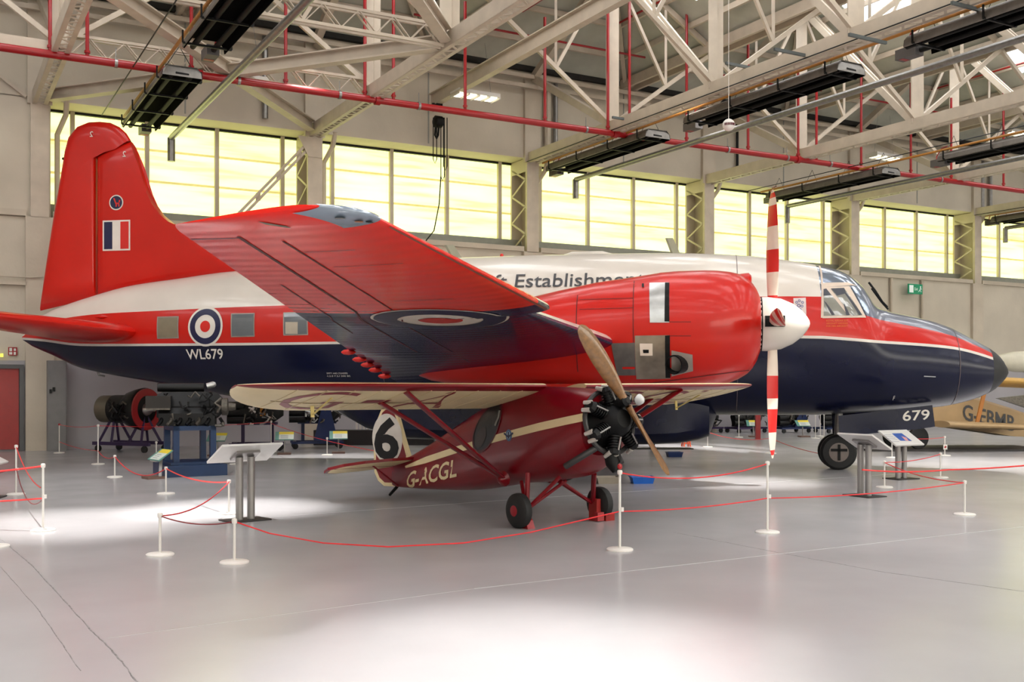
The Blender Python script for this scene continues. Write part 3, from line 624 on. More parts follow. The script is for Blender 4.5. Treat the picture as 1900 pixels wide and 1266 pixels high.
for w_, end in (('Royal', 'Royal'), ('Aircraft', 'Royal Aircraft'), ('Establishment', full)):
    bb = text2d(w_)[2]; e1_ = text2d(end)[2][2]; xe = U0 + (e1_ - b4[0]) * ku
    text_on('title_word', w_, lambda u, h: side(u, h, .012), MGREY, va, (xe - (bb[2] - bb[0]) * ku, 3.35 + (bb[1] - b4[1]) * kh, xe, 3.35 + (bb[3] - b4[1]) * kh), .006)
stext('stencil_lettering', 'EMPTY AND CYLINDERS', 607, 691, 645, 694, MWHITE); stext('stencil_lettering', '4.2.0 P.S.I 200 BS', 607, 696, 650, 699, MWHITE)
stext('stencil_lettering', 'F', 1656, 734, 1661, 742, MWHITE, .01)
YST = mat('stencil_yellow', (214, 120, 30), .5)
for y, b in ((594, 'ROYAL RADAR EST'), (599, 'AIRCRAFT HANGER'), (604, 'FOR FIRE AIRCRAFT')): stext('stencil_lettering', b, 1533, y, 1573, y + 3, YST)
cr_ = qpatch([(1472, 554), (1495, 553), (1496, 585), (1473, 586)], .012).build('crest_plate', mat('crest_white', (214, 200, 196), .5), va)
for (x, y, r) in ((1478, 562, 3), (1489, 562, 3), (1483, 559, 3), (1482, 568, 4), (1488, 569, 3), (1484, 576, 4)):
    cu2, ch2 = on_side(x, y); ring_patch(lambda a, b: side(cu2 + a, ch2 + b, .016), r * .004, r * .0085, 10).build('crest_mark', mat('crest_blue', (110, 112, 150), .6), cr_)
m = qpatch([(1714, 697), (1736, 698), (1736, 700), (1714, 699)], .012, 3, 1).build('door_handle', CHROME, va)
# fin and rudder
def slab_part(pts, v0, v1, nm, mt, par, off=(0, 0)):
    P = [VUN(x, y, 0) for x, y in pts]
    return MB().prism([L3(u, v1, h) for u, h in P], (0, v1 - v0, 0)).build(nm, mt, par)
def fin_body(pts, nm, th, par):   # lens shaped slab: outline pinched at the edge
    P = [VUN(x, y, 0) for x, y in pts]; cu = sum(p[0] for p in P) / len(P); chh = sum(p[1] for p in P) / len(P)
    rings = []
    for f, v in ((1., 0.), (.985, .35), (.95, .7), (.86, .92), (.7, 1.)):
        rings.append([(cu + (u - cu) * f, chh + (h - chh) * f, v) for u, h in P])
    m = MB(); R = [[L3(u, v * th, h) for u, h, v in r] for r in rings]; Rm = [[L3(u, -v * th, h) for u, h, v in r] for r in rings]
    n = len(P); m.loft(Rm[::-1] + R[1:], cap=True); return m.build(nm, VRED, par, True)
fin = fin_body([(181, 552), (181, 290), (212, 272), (244, 263), (250, 280), (258, 308), (268, 340), (282, 372), (300, 398), (322, 416), (360, 432), (430, 470), (520, 500), (430, 512), (340, 522), (250, 538)], 'fin', .13, va)
rud = fin_body([(75, 577), (86, 500), (100, 410), (114, 330), (122, 280), (129, 254), (145, 235), (165, 227), (185, 226), (205, 228), (222, 236), (235, 248), (243, 261), (212, 270), (179, 288), (179, 552)], 'rudder', .11, va)
def FP(u, h): return L3(u, .137, h)
x0, h0_ = VUN(191, 466, .13); x1, h1_ = VUN(242, 408, .13)
ff = MB().prism([FP(x0, h0_), FP(x1, h0_), FP(x1, h1_), FP(x0, h1_)], (0, -.004, 0)).build('fin_flash', MWHITE, va)
for k, mt in ((0, MBLUE), (2, MRED)):
    a = x0 + .035 + (x1 - x0 - .07) * k / 3; b = a + (x1 - x0 - .07) / 3
    MB().prism([FP(a, h0_ + .035) + Vector((0, -.005, 0)), FP(b, h0_ + .035) + Vector((0, -.005, 0)), FP(b, h1_ - .035) + Vector((0, -.005, 0)), FP(a, h1_ - .035) + Vector((0, -.005, 0))], (0, -.003, 0)).build('flash_stripe', mt, ff)
cu, ch = VUN(216, 376, .13)
bd = ring_patch(lambda a, b: FP(cu + a, ch + b), 0, .165).build('squadron_badge', MWHITE, va)
ring_patch(lambda a, b: FP(cu + a, ch + b) + Vector((0, -.004, 0)), 0, .14).build('badge_disc', MBLUE, bd)
m = MB()
for a in [(-.06, .09, -.03, .06), (-.04, .06, 0, -.03), (0, -.02, .07, -.02), (.01, -.02, 0, -.09), (.06, -.02, .07, -.09), (.07, 0, .085, .05)]: m.bar(FP(cu + a[0], ch + a[1]) + Vector((0, -.007, 0)), FP(cu + a[2], ch + a[3]) + Vector((0, -.007, 0)), .03, .003, (0, 1, 0))
m.build('badge_animal', MRED, bd)
for px, py in ((170, 249), (231, 286)):
    u, h = VUN(px, py, .13); text_on('fin_numeral', '2', lambda a, b: FP(u + a, h + b) + Vector((0, -.002, 0)), MWHITE, va, (-.04, -.06, .04, .06), .01, mirror=True)
MB().tube([L3(-16.28, 0, 6.55), L3(-15.9, 0, 6.55)], .03, 6).build('fin_rod', BLACK, rud)
# tailplane halves
def surface(rootLE, rootTE, tipLE, tipTE, v0, v1, hh0, hh1, th, sgn, nm, mt, round_=.35, n=14):
    rings = []
    for k in range(n + 1):
        f = k / n; v = v0 + (v1 - v0) * f; le = rootLE + (tipLE - rootLE) * f; te = rootTE + (tipTE - rootTE) * f; h = hh0 + (hh1 - hh0) * f; t = th * (1 - .5 * f)
        r = v1 - v
        if r < round_: q = math.sqrt(max(.0, 1 - (1 - r / round_) ** 2)) * .97 + .03; c = te + (le - te) * .55; le = c + (le - c) * q; te = c + (te - c) * q; t *= q
        P = []
        for x, y in AF: P.append(L3(le + (te - le) * x, sgn * v, h + y * t))
        rings.append(P)
    return MB().loft(rings, cap=True).build(nm, mt, va, True)
def naca(x): return 5 * (.2969 * math.sqrt(x) - .126 * x - .3516 * x * x + .2843 * x ** 3 - .1036 * x ** 4) / 1.0
XS = [0, .008, .03, .07, .13, .2, .3, .42, .55, .7, .85, 1.]
AF = [(x, naca(x)) for x in XS[::-1]] + [(x, -naca(x)) for x in XS[1:]]
for sg in (1, -1):
    surface(-13.95, -16.75, -14.75, -16.1, .35, 5.6 if sg > 0 else 5.2, 2.68, 2.84, .42, sg, 'tailplane', VRED, 1.1)
# wings
def wLE(v): return -3.075 - .105 * v if v > 9.83 else -3.42 - .105 * v
def wTE(v): return -8.87 + .205 * max(v, 5.6)
def wing_pt(v, s, sgn=1, off=0.):     # s in [-1,1]: -1 trailing edge below, 0 leading edge, +1 trailing edge above
    le, te = wLE(v), wTE(v); c = le - te; th = c * (.16 - .005 * v); h = 1.845 + .058 * v if v > 9.83 else 2.26 + .03 * (v - 4.55)
    ht = 1.745 + .0605 * v - max(0, 5.6 - v) * .13 * (1 if v > 2.6 else .6)
    r = 14.62 - v
    if r < .3:
        q = math.sqrt(max(0., 1 - (1 - r / .3) ** 2)); le -= .36 * (1 - q); te += .06 * (1 - q); th *= q * .75 + .25; h += .03 * (1 - q)
    x = s * s; y = naca(x) * th * (1.15 if s > 0 else -.5)
    u = le + (te - le) * x; hh = h + (ht - h) * x + y
    n = Vector((0, 0, 1 if s > 0 else -1)) if abs(s) > .3 else Vector((1 - abs(s) * 2, 0, s * 2)).normalized()
    return Vector((u, -sgn * v, hh)) + n * off
SS = [-1, -.92, -.84, -.74, -.64, -.54, -.44, -.34, -.25, -.17, -.1, -.05, 0, .05, .1, .17, .25, .34, .44, .54, .64, .74, .84, .92]
def wing_mat(name, rgb):
    m = mat(name, rgb, .24, var=.05, scale=2, coat=.2, spec=.35); nt = m.node_tree; N = nt.nodes; L = nt.links
    tc = N.new('ShaderNodeTexCoord'); wv = N.new('ShaderNodeTexWave'); wv.bands_direction = 'Y'; wv.inputs['Scale'].default_value = 1.3; wv.inputs['Distortion'].default_value = 2.5; wv.inputs['Detail'].default_value = 2
    mp = N.new('ShaderNodeMapping'); mp.inputs['Scale'].default_value = (.35, 1, 1); L.new(tc.outputs['Object'], mp.inputs[0]); L.new(mp.outputs[0], wv.inputs[0])
    bp = N.new('ShaderNodeBump'); bp.inputs['Strength'].default_value = .25; bp.inputs['Distance'].default_value = .012; L.new(wv.outputs['Fac'], bp.inputs['Height']); L.new(bp.outputs[0], N['Principled BSDF'].inputs['Normal'])
    return m
WRED = wing_mat('wing_red', (232, 28, 12)); WNAVY = wing_mat('wing_navy', (20, 18, 66))
def red_edge(s): return 10.3
vs_ = [1.0, 2, 3, 4, 5, 6, 7, 8, 9, 9.82, 9.84, 10.3, 11, 12, 13, 13.7, 14.1, 14.32, 14.38, 14.44, 14.5, 14.55, 14.585, 14.605, 14.618]
for sg in (1, -1):
    vv = [v for v in vs_ if sg > 0 or v < 12.5]
    m = MB().loft([[wing_pt(v, s, sg) for s in SS] for v in vv], cap=True,
        mi=lambda i, k: (0 if vv[i] >= 10.29 else (1 if SS[k] < .04 else 2)))
    m.build('wing', [WRED, WNAVY, VWHITE], va, True)
# underside roundel and panel gaps
def low(u, v, off):
    le, te = wLE(v), wTE(v); x = max(0, min(1, (u - le) / (te - le))); return wing_pt(v, -math.sqrt(x), 1, off)
ru, rv = -5.33, 9.7
rr = None
for nm, r0, r1, mt in (('wing_roundel', 0, .74, MWHITE), ('blue_ring', .46, .71, MBLUE), ('red_centre', 0, .24, MRED)):
    o = ring_patch(lambda a, b, d=(.006 if rr is None else .011): low(ru + a, rv + b * 1.25, d), r0, r1, 48).build(nm, mt, va if rr is None else rr); rr = rr or o
def gap(nm, pts, wd, mt):
    m = MB(); P = []
    for (xa, va_), (xb, vb) in zip(pts[:-1], pts[1:]):
        for k in range(12): f = k / 12; P.append((xa + (xb - xa) * f, va_ + (vb - va_) * f))
    P.append(pts[-1])
    for (xa, a), (xb, b) in zip(P[:-1], P[1:]):
        def q(x, v, d): return low(wLE(v) + (wTE(v) - wLE(v)) * x + d, v, .004)
        if abs(a - b) > abs(xa - xb) * 3: c = [q(xa, a, -wd), q(xb, b, -wd), q(xb, b, wd), q(xa, a, wd)]
        else: c = [low(wLE(a) + (wTE(a) - wLE(a)) * xa, a - wd, .004), low(wLE(b) + (wTE(b) - wLE(b)) * xb, b - wd, .004), low(wLE(b) + (wTE(b) - wLE(b)) * xb, b + wd, .004), low(wLE(a) + (wTE(a) - wLE(a)) * xa, a + wd, .004)]
        m.add(c, [(0, 1, 2, 3)])
    return m.build(nm, mt, va)
gap('aileron_gap', [(.74, 14.2), (.72, 5.2)], .014, LINE); gap('spar_seam', [(.56, 14.0), (.58, 4.7)], .009, LINE)
gap('aileron_gap', [(.74, 14.15), (1., 14.15)], .01, LINE); gap('panel_seam', [(.3, 13.6), (.55, 13.6)], .006, LINE); gap('panel_seam', [(.2, 13.0), (.52, 13.0)], .006, LINE)
gap('panel_seam', [(.25, 11.2), (.5, 11.2)], .006, LINE); gap('tab_gap', [(.88, 12.2), (.87, 8.4)], .008, LINE); gap('tab_gap', [(.74, 7.3), (1., 7.3)], .01, LINE)
# stains at the tip and the lamp fairing
def tipq(v0, v1, sa, sb, off, nu=10, nv=10): return MB().grid(lambda i, j: wing_pt(v0 + (v1 - v0) * i, sa + (sb - sa) * j, 1, off), nu, nv)
LG = glass_mat('lamp_fairing_glass', (120, 132, 146), .05)
lf = tipq(14.3, 14.61, -.42, .2, .012).build('landing_lamp', LG, va, True)
LB = mat('lamp_bulb_amber', (190, 120, 80), .3); 
for v, s, r, mt in ((14.4, -.26, .03, LB), (14.35, -.2, .025, SOOT), (14.5, -.3, .035, CHROME)):
    p = wing_pt(v, s, 1, .016); ring_patch(lambda a, b: p + Vector((a, b, -.002)), 0, r, 14).build('lamp_bulb', mt, lf)
gap('tip_stain', [(.42, 14.4), (.5, 14.52)], .03, mat('worn_metal', (120, 110, 90), .5))
MB().grid(lambda i, j: wing_pt(9.9 + 4.2 * i, -.12 + .05 * j, 1, .004), 12, 2).build('edge_strip', mat('edge_grime', (128, 66, 50), .5), va)
for v in (6.1, 5.3, 4.9, 4.5, 4.0):
    c = wing_pt(v, -1) + Vector((-.02, 0, -.03)); MB().lathe([(-.1, .01), (-.06, .036), (0, .045), (.08, .036), (.12, .01)], c, (1, 0, 0), 10).build('flap_fairing', VRED, va, True)
# nacelles
nT = itp([(-7.53, 1.93), (-7.1, 2.3), (-6.4, 2.72), (-5.6, 2.98), (-5.09, 3.09), (-4.29, 3.26), (-3.59, 3.35), (-2.98, 3.425), (-2.47, 3.43), (-2.04, 3.39), (-1.8, 3.27), (-1.68, 3.12), (-1.63, 3.0)])
nB = itp([(-7.53, 1.87), (-6.73, 1.62), (-5.18, 1.56), (-3.41, 1.55), (-2.45, 1.555), (-2.13, 1.63), (-1.8, 1.8), (-1.68, 1.98), (-1.63, 2.12)])
nW = itp([(-7.53, .04), (-6.7, .42), (-5, .74), (-3.5, .84), (-2.4, .85), (-2.05, .82), (-1.8, .7), (-1.68, .55), (-1.63, .44)])
NV = 3.7
def nside(u, h, off=0., sgn=1):
    t, b, wd = nT(u), nB(u), nW(u); zc = (t + b) / 2; a = (t - b) / 2; q = max(-1, min(1, (h - zc) / a)); c = (1 - abs(q) ** 2.3) ** (1 / 2.3)
    n = Vector((0, c / wd, q / a)); n.normalize(); return L3(u, sgn * (NV + wd * c + off * n.y), h + off * n.z)
def on_nac(px, py):
    v = NV + .8
    for _ in range(6):
        u, h = VUN(px, py, v); p = nside(u, h); v = -p.y
    return u, h
def nac_ring(u, sg, n=40, g=1.):
    t, b, wd = nT(u), nB(u), nW(u); zc = (t + b) / 2; a = (t - b) / 2 * g; wd *= g; R = []
    for k in range(n):
        an = 2 * math.pi * k / n; c, s = math.cos(an), math.sin(an); f = 2 / 2.3
        R.append(L3(u, sg * NV + wd * math.copysign(abs(c) ** f, c), zc + a * math.copysign(abs(s) ** f, s)))
    return R
BLADE_R = mat('blade_red', (204, 26, 22), .35, var=.03); BLADE_W = mat('blade_white', (226, 208, 192), .35, var=.03)
for sg in (1, -1):
    ul = [-7.53, -7.3, -7, -6.6, -6, -5.4, -4.8, -4.2, -3.6, -3.2]; uc = [-3.2, -2.9, -2.5, -2.3, -2.1, -1.95, -1.82, -1.74, -1.68, -1.64, -1.63]
    MB().loft([nac_ring(u, sg) for u in ul]).build('nacelle', VRED, va, True)
    MB().loft([nac_ring(u, sg, g=1.004) for u in uc] + [nac_ring(-1.64, sg, g=.9), nac_ring(-1.9, sg, g=.62)], cap=True).build('cowling', VRED, va, True)
    MB().lathe([(-.02, .36), (.1, .36)], L3(-1.74, sg * NV, 2.57), (1, 0, 0), 20).build('cowl_opening', SOOT, va)
    pr = MB().lathe([(-1.66, .42), (-1.58, .43), (-1.5, .43), (-1.3, .40), (-1.12, .32), (-.98, .21), (-.9, .11), (-.865, .05), (-.855, .002)], L3(0, sg * NV, 2.57), (1, 0, 0), 28).build('spinner', VWHITE, va, True)
    MB().lathe([(-1.68, .40), (-1.6, .435)], L3(0, sg * NV, 2.57), (1, 0, 0), 24).build('back_plate', BLACK, pr)
    for k in range(4):
        a = math.pi / 2 * k + (0 if sg > 0 else math.pi / 4); d = Vector((0, math.sin(a) * sg, math.cos(a))); tg = Vector((1, 0, 0)).cross(d); m = MB(); rs = [.3, .45, .65, .82, 1.0, 1.18, 1.35, 1.55, 1.72, 1.88, 2.0, 2.08, 2.13]
        R = []
        for r in rs:
            f = (r - .3) / 1.83; ch = (.15 + .13 * math.sin(min(1, f * 1.35) * math.pi * .6)) * (1 - max(0, (f - .85) / .15) ** 2 * .75); tw = math.radians(62 - 42 * f); th = .09 * (1 - f) + .012
            cx = Vector((1, 0, 0)) * math.sin(tw) + tg * math.cos(tw); nx = Vector((1, 0, 0)) * math.cos(tw) - tg * math.sin(tw)
            c = L3(-1.43, sg * NV, 2.57) + d * r
            R.append([c + cx * ch / 2 * math.cos(q) + nx * th / 2 * math.sin(q) for q in [2 * math.pi * j / 10 for j in range(10)]])
        m.loft(R, mi=lambda i, j: (0 if (rs[i] < .45 or .82 <= rs[i] < 1.18 or 1.55 <= rs[i] < 1.88 or 2.0 <= rs[i] < 2.07) else 1) if k != 2 else (1 if (rs[i] < .82 or 1.18 <= rs[i] < 1.35 or 1.72 <= rs[i] < 1.95 or rs[i] > 2.05) else 0))
        m.build('propeller_blade', [BLADE_R, BLADE_W], va, True)
    # main gear
    gu = -4.9; gv = sg * NV
    for dv in (-.0,):
        MB().lathe([(-.19, .42), (-.17, .56), (-.08, .62), (.08, .62), (.17, .56), (.19, .42)], L3(gu, gv, .62), (0, 1, 0), 28).build('main_wheel', RUBBER, va, True)
        MB().lathe([(-.2, .3), (-.1, .4), (.1, .4), (.2, .3)], L3(gu, gv, .62), (0, 1, 0), 20).build('wheel_hub', GALV, va, True)
    for dv in (-.3, .3): MB().tube([L3(gu, gv + dv, .62), L3(gu + .1, gv + dv, 1.8)], .06, 10).build('gear_leg', GALV, va, True)
    MB().tube([L3(gu, gv - .3, .62), L3(gu, gv + .3, .62)], .05).build('axle', GALV, va)
    for dv in (-.55, .55): MB().bar(L3(gu - .5, gv + dv, 1.42), L3(gu + .5, gv + dv, 1.42), .03, .4).build('gear_door', VRED, va)
# spinner slot with the near blade seen end-on
sl = MB().box(L3(-1.42, NV + .415, 2.59), (.3, .05, .17)).build('blade_slot', SOOT, va)
def nq(corners, off, nu=5, nv=5):
    c = [on_nac(*p) for p in corners]
    return MB().grid(lambda i, j: nside((c[0][0] * (1 - i) + c[1][0] * i) * (1 - j) + (c[3][0] * (1 - i) + c[2][0] * i) * j, (c[0][1] * (1 - i) + c[1][1] * i) * (1 - j) + (c[3][1] * (1 - i) + c[2][1] * i) * j, off), nu, nv)
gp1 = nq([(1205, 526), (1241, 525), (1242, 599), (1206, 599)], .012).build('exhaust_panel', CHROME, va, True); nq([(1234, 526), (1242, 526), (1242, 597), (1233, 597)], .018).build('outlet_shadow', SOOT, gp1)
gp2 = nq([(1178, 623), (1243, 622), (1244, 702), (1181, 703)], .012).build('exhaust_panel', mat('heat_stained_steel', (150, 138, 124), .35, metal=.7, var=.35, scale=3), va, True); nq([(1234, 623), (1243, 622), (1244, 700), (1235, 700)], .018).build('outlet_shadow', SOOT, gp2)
gp3 = nq([(1134, 637), (1178, 636), (1180, 696), (1146, 696)], .012).build('louvre_panel', mat('dull_steel', (120, 114, 110), .4, metal=.7, var=.15), va, True)
nq([(1155, 680), (1178, 680), (1178, 684), (1155, 684)], .018, 2, 2).build('red_slot', VRED, gp3)
sc_ = nq([(1187, 637), (1211, 637), (1211, 659), (1188, 659)], .03).build('scoop_plate', BLADE_W, gp2); nq([(1193, 648), (1204, 648), (1204, 654), (1194, 654)], .036, 2, 2).build('scoop_mouth', SOOT, gp2)
op = nq([(1246, 650), (1285, 658), (1286, 688), (1246, 698)], .012).build('outlet_plate', mat('grey_plate', (160, 150, 142), .45, metal=.4), va)
eu, eh = on_nac(1257, 676); c = nside(eu, eh)
MB().lathe([(-.1, .15), (.12, .15), (.12, .13), (-.05, .12)], c, (-.45, -.85, -.1), 20).build('exhaust_pipe', SOOT, va, True)
for c4 in ([(1191, 527), (1195, 527), (1195, 534), (1191, 534)],): nq(c4, .012, 2, 2).build('vent_slot', SOOT, va)
for x in (1071, 1176): nq([(x, 548 if x < 1100 else 522), (x + 1.5, 548 if x < 1100 else 522), (x + 2, 690), (x + .5, 690)], .005, 1, 14).build('panel_seam', LINE, va)
for y in (556, 574): nq([(1075, y), (1175, y - 3), (1175, y - 2), (1075, y + 1)], .005, 10, 1).build('panel_seam', LINE, va)
for y in (597, 623): nq([(1242, y), (1282, y), (1282, y + 1.2), (1242, y + 1.2)], .005, 5, 1).build('panel_seam', LINE, va)
nq([(1195, 712), (1390, 686), (1390, 687.5), (1195, 713.5)], .006, 16, 1).build('panel_seam', LINE, va)
MB().lathe([(-2.7, .02), (-2.5, .08), (-2.1, .14), (-1.8, .17), (-1.76, .13)], L3(0, NV, 3.22), (1, 0, 0), 16).build('air_intake', VRED, va, True)
# ventral pannier, nose gear, aerials
pan = []
for u, b, wd in ((-9.9, 1.02, .3), (-9.2, .7, .75), (-8.4, .52, .85), (-6, .46, .88), (-3.6, .45, .88), (-3.0, .48, .86), (-2.6, .55, .8), (-2.4, .62, .7), (-2.26, 1.0, .3)):
    pan.append([L3(u, wd, 1.3), L3(u, wd * .98, b + .22), L3(u, wd * .8, b + .06), L3(u, wd * .4, b), L3(u, -wd * .4, b), L3(u, -wd * .8, b + .06), L3(u, -wd * .98, b + .22), L3(u, -wd, 1.3)])
MB().loft(pan).build('ventral_pannier', VNAVY, va, True)
for v in (-.2, .2):
    w_ = MB().lathe([(-.1, .22), (-.09, .29), (-.04, .335), (.04, .335), (.09, .29), (.1, .22)], L3(0, v, .335), (0, 1, 0), 28).build('nose_wheel', RUBBER, va, True)
    MB().lathe([(-.106, .15), (-.098, .19), (.098, .19), (.106, .15)], L3(0, v, .335), (0, 1, 0), 20).build('wheel_disc', mat('wheel_grey', (120, 110, 104), .5), w_, True)
    MB().box(L3(0, v + math.copysign(.105, v), .335), (.05, .03, .3)).box(L3(0, v + math.copysign(.105, v), .38), (.3, .03, .05)).build('hub_spoke', SOOT, w_)
MB().tube([L3(0, 0, .33), L3(.05, 0, 1.3)], .07, 10).build('nose_leg', GALV, va, True); MB().tube([L3(0, -.2, .335), L3(0, .2, .335)], .05).build('nose_axle', SOOT, va)
P = [VUN(x, y, .55) for x, y in ((1556, 772), (1730, 752), (1735, 792), (1700, 797), (1558, 810))]
nd = MB().prism([L3(u, .55, h) for u, h in P], (0, .03, 0)).build('nose_wheel_door', VNAVY, va)
P2 = MB().prism([L3(u, -.52, h) for u, h in P], (0, .03, 0)).build('nose_wheel_door', VNAVY, va)
a = VUN(1675, 782, .56); b = VUN(1725, 763, .56)
text_on('door_numerals', '679', lambda u, h: L3(u, .556, h + (u - a[0]) * .07), MWHITE, nd, (a[0], a[1], b[0], b[1]), .012)
def mast(px, py, px2, py2, wd, nm, mt):
    u, h = VUN(px, py, 0); u2, h2 = VUN(px2, py2, 0); return MB().loft([[L3(u, -.03, h), L3(u + wd, 0, h), L3(u, .03, h), L3(u - wd * .3, 0, h)], [L3(u2, -.02, h2), L3(u2 + wd * .8, 0, h2), L3(u2, .02, h2), L3(u2 - wd * .3, 0, h2)]]).build(nm, mt, va)
AER = mat('aerial_olive', (150, 148, 128), .5)
mast(846, 486, 829, 455, .18, 'aerial_mast', AER); mast(1250, 474, 1238, 442, .14, 'aerial_mast', AER)
u, h = VUN(931, 479, 0); MB().lathe([(0, .04), (.02, .04), (.07, .035), (.09, .01)], L3(u, 0, h), n=12).build('beacon', MRED, va, True)
u, h = VUN(1090, 473, 0); MB().lathe([(-.5, .01), (-.3, .07), (.3, .07), (.5, .01)], L3(u, 0, h), (1, 0, 0), 12).build('loop_fairing', VWHITE, va, True)
u, h = VUN(180, 694, 0); MB().tube([L3(u, 0, h + .1), L3(u + .05, 0, h - .03), L3(u + .18, 0, h - .05)], .025, 6).build('tie_down', GALV, va)
MB().lathe([(-.15, .01), (0, .04), (.15, .01)], side(-14.9, 3.03, .02), (1, 0, 0), 8).build('tail_blister', VRED, va, True)
# ------------------------------------------------------------------ the small racing monoplane
SO = (.56, 12.12); SA = math.atan2(.7922, .6102); SUN = frame(SO, SA)
sw = empty('racing_monoplane', (SO[0], SO[1], 0), rz=-SA, label='small crimson and cream racing monoplane G-ACGL with wooden propeller', cat='aircraft')
SRED = mat('crimson_dope', (118, 4, 18), .32, var=.08, scale=3, coat=.15, spec=.35); SCREAM = mat('cream_dope', (222, 202, 156), .5, var=.05, scale=3); SMARK = mat('crimson_mark', (128, 16, 28), .45, var=.05)
sT = itp([(-3.7, .5), (-3.24, .6), (-2.7, .78), (-1.95, 1.08), (-1.42, 1.29), (-1.0, 1.45), (-.6, 1.555), (-.3, 1.585), (.1, 1.58), (.5, 1.56), (.76, 1.53)])
sB = itp([(-3.7, .15), (-3.24, .165), (-2.7, .19), (-1.95, .235), (-1.42, .29), (-1.0, .36), (-.6, .43), (-.3, .46), (.1, .52), (.4, .58), (.6, .68), (.76, .83)])
sWd = itp([(-3.7, .03), (-3.24, .11), (-2.7, .18), (-1.95, .26), (-1.42, .31), (-1, .34), (-.3, .37), (.5, .37), (.76, .35)])
def sring(u, n=36, p=2.9):
    t, b, wd = sT(u), sB(u), sWd(u); zc = (t + b) / 2; a = (t - b) / 2
    return [L3(u, wd * math.copysign(abs(math.cos(q)) ** (2 / p), math.cos(q)), zc + a * math.copysign(abs(math.sin(q)) ** (2 / p), math.sin(q))) for q in [2 * math.pi * k / n for k in range(n)]]
def sside(u, h, off=0.):
    t, b, wd = sT(u), sB(u), sWd(u); zc = (t + b) / 2; a = (t - b) / 2; q = max(-1, min(1, (h - zc) / a)); return L3(u, wd * (1 - abs(q) ** 2.9) ** (1 / 2.9) + off, h)
def on_s(px, py):
    v = .33
    for _ in range(6): u, h = SUN(px, py, v); v = -sside(u, h).y
    return u, h
MB().loft([sring(u) for u in np.linspace(-3.7, .5, 40)]).build('fuselage', SRED, sw, True)
MB().loft([sring(u) for u in np.linspace(.5, .76, 6)]).build('nose_panel', SRED, sw, True)
def spatch(c, off, nu=10, nv=4, mat_=None):
    c = [on_s(*p) for p in c]
    return MB().grid(lambda i, j: sside((c[0][0] * (1 - i) + c[1][0] * i) * (1 - j) + (c[3][0] * (1 - i) + c[2][0] * i) * j, (c[0][1] * (1 - i) + c[1][1] * i) * (1 - j) + (c[3][1] * (1 - i) + c[2][1] * i) * j, off), nu, nv)
spatch([(752, 865), (790, 848), (790, 860), (753, 869)], .005, 8).build('cheat_line', SCREAM, sw)
spatch([(790, 848), (860, 824.5), (860, 837), (790, 860)], .005, 8).build('cheat_line', SCREAM, sw)
spatch([(860, 824.5), (1000, 785), (1000, 800), (860, 837)], .005, 12).build('cheat_line', SCREAM, sw)
spatch([(1000, 785), (1082, 767), (1082, 782), (1000, 800)], .005, 8).build('cheat_line', SCREAM, sw)
# club badge
bu, bh = on_s(945, 808)
bg = ring_patch(lambda a, b: sside(bu + a * .9, bh + b, .009), 0, .07, 20).build('club_badge', mat('badge_blue', (70, 96, 130), .4), sw)
ring_patch(lambda a, b: sside(bu + a * .9, bh + b, .012), 0, .045, 20).build('badge_centre', mat('badge_pale', (150, 170, 190), .4), bg)
MB().bar(sside(bu - .09, bh + .02, .014), sside(bu, bh - .02, .014), .02, .004, (0, 1, 0)).bar(sside(bu, bh - .02, .014), sside(bu + .09, bh + .03, .014), .02, .004, (0, 1, 0)).bar(sside(bu, bh - .04, .014), sside(bu, bh + .04, .014), .02, .004, (0, 1, 0)).build('badge_wings', MBLUE, bg)
# cabin side opening
DKC = mat('cabin_dark', (12, 10, 14), .3)
cbn = ring_patch(lambda a, b: sside(-.98 + a, 1.09 + b * .85 + a * .55, .006), 0, .3, 30).build('cabin_window', DKC, sw)
ring_patch(lambda a, b: sside(-.98 + a, 1.09 + b * .85 + a * .55, .01), .285, .315, 30).build('window_rim', mat('rim_dark_red', (74, 6, 18), .4), cbn)
ring_patch(lambda a, b: sside(-1.1 + a, .96 + b * .85 + a * .5, .01), 0, .13, 24).build('seat_back', mat('seat_leather', (62, 54, 52), .6), cbn)
MB().tube([sside(-.78, 1.12, .012), sside(-.72, 1.22, .012), sside(-.72, 1.3, .012)], .012, 6).build('instrument_edge', mat('instrument_grey', (130, 128, 120), .4), cbn)
# registration on the side
a = on_s(759, 906); b = on_s(851, 852)
tl = on_s(760, 876); bl = on_s(762, 907); tr = on_s(850, 851); br = on_s(848, 885)
def lerp2(x, y): return ((bl[0] * (1 - x) + br[0] * x) * (1 - y) + (tl[0] * (1 - x) + tr[0] * x) * y, (bl[1] * (1 - x) + br[1] * x) * (1 - y) + (tl[1] * (1 - x) + tr[1] * x) * y)
text_on('registration', 'G-ACGL', lambda x, y: sside(*lerp2(x, y), .006), SCREAM, sw, (0, 0, 1, 1), .018)
# wing
WU0, WH0, CHD = .12, 1.585, 1.2; PT = math.radians(13)
def swing(v, s, off=0.):
    av = abs(v); le, c, h = WU0 - .02 * av, CHD, WH0 + .004 * av
    r = 3.76 - av
    tip = 1.05
    if r < tip:
        q = 1 - r / tip; f = math.sqrt(max(0, 1 - q * q)); c2 = c * (f * .97 + .03); le = le - (c - c2) * .42; c = c2
    th = c * .12
    x = s * s; y = naca(x) * th * (1.1 if s > 0 else -.4)
    p = Vector((-x * c, 0, y - off if s < 0 else y + off))
    dz = -.02 * (r < tip) * 0
    return Vector((le - .0 + (p.x * math.cos(PT) - p.z * math.sin(PT) * -1 * 0), -v, h + p.x * math.sin(PT) + p.z * math.cos(PT)))
vs2 = [.3, .8, 1.3, 1.8, 2.3, 2.7, 2.9, 3.1, 3.25, 3.4, 3.5, 3.58, 3.65, 3.7, 3.735, 3.752, 3.758]
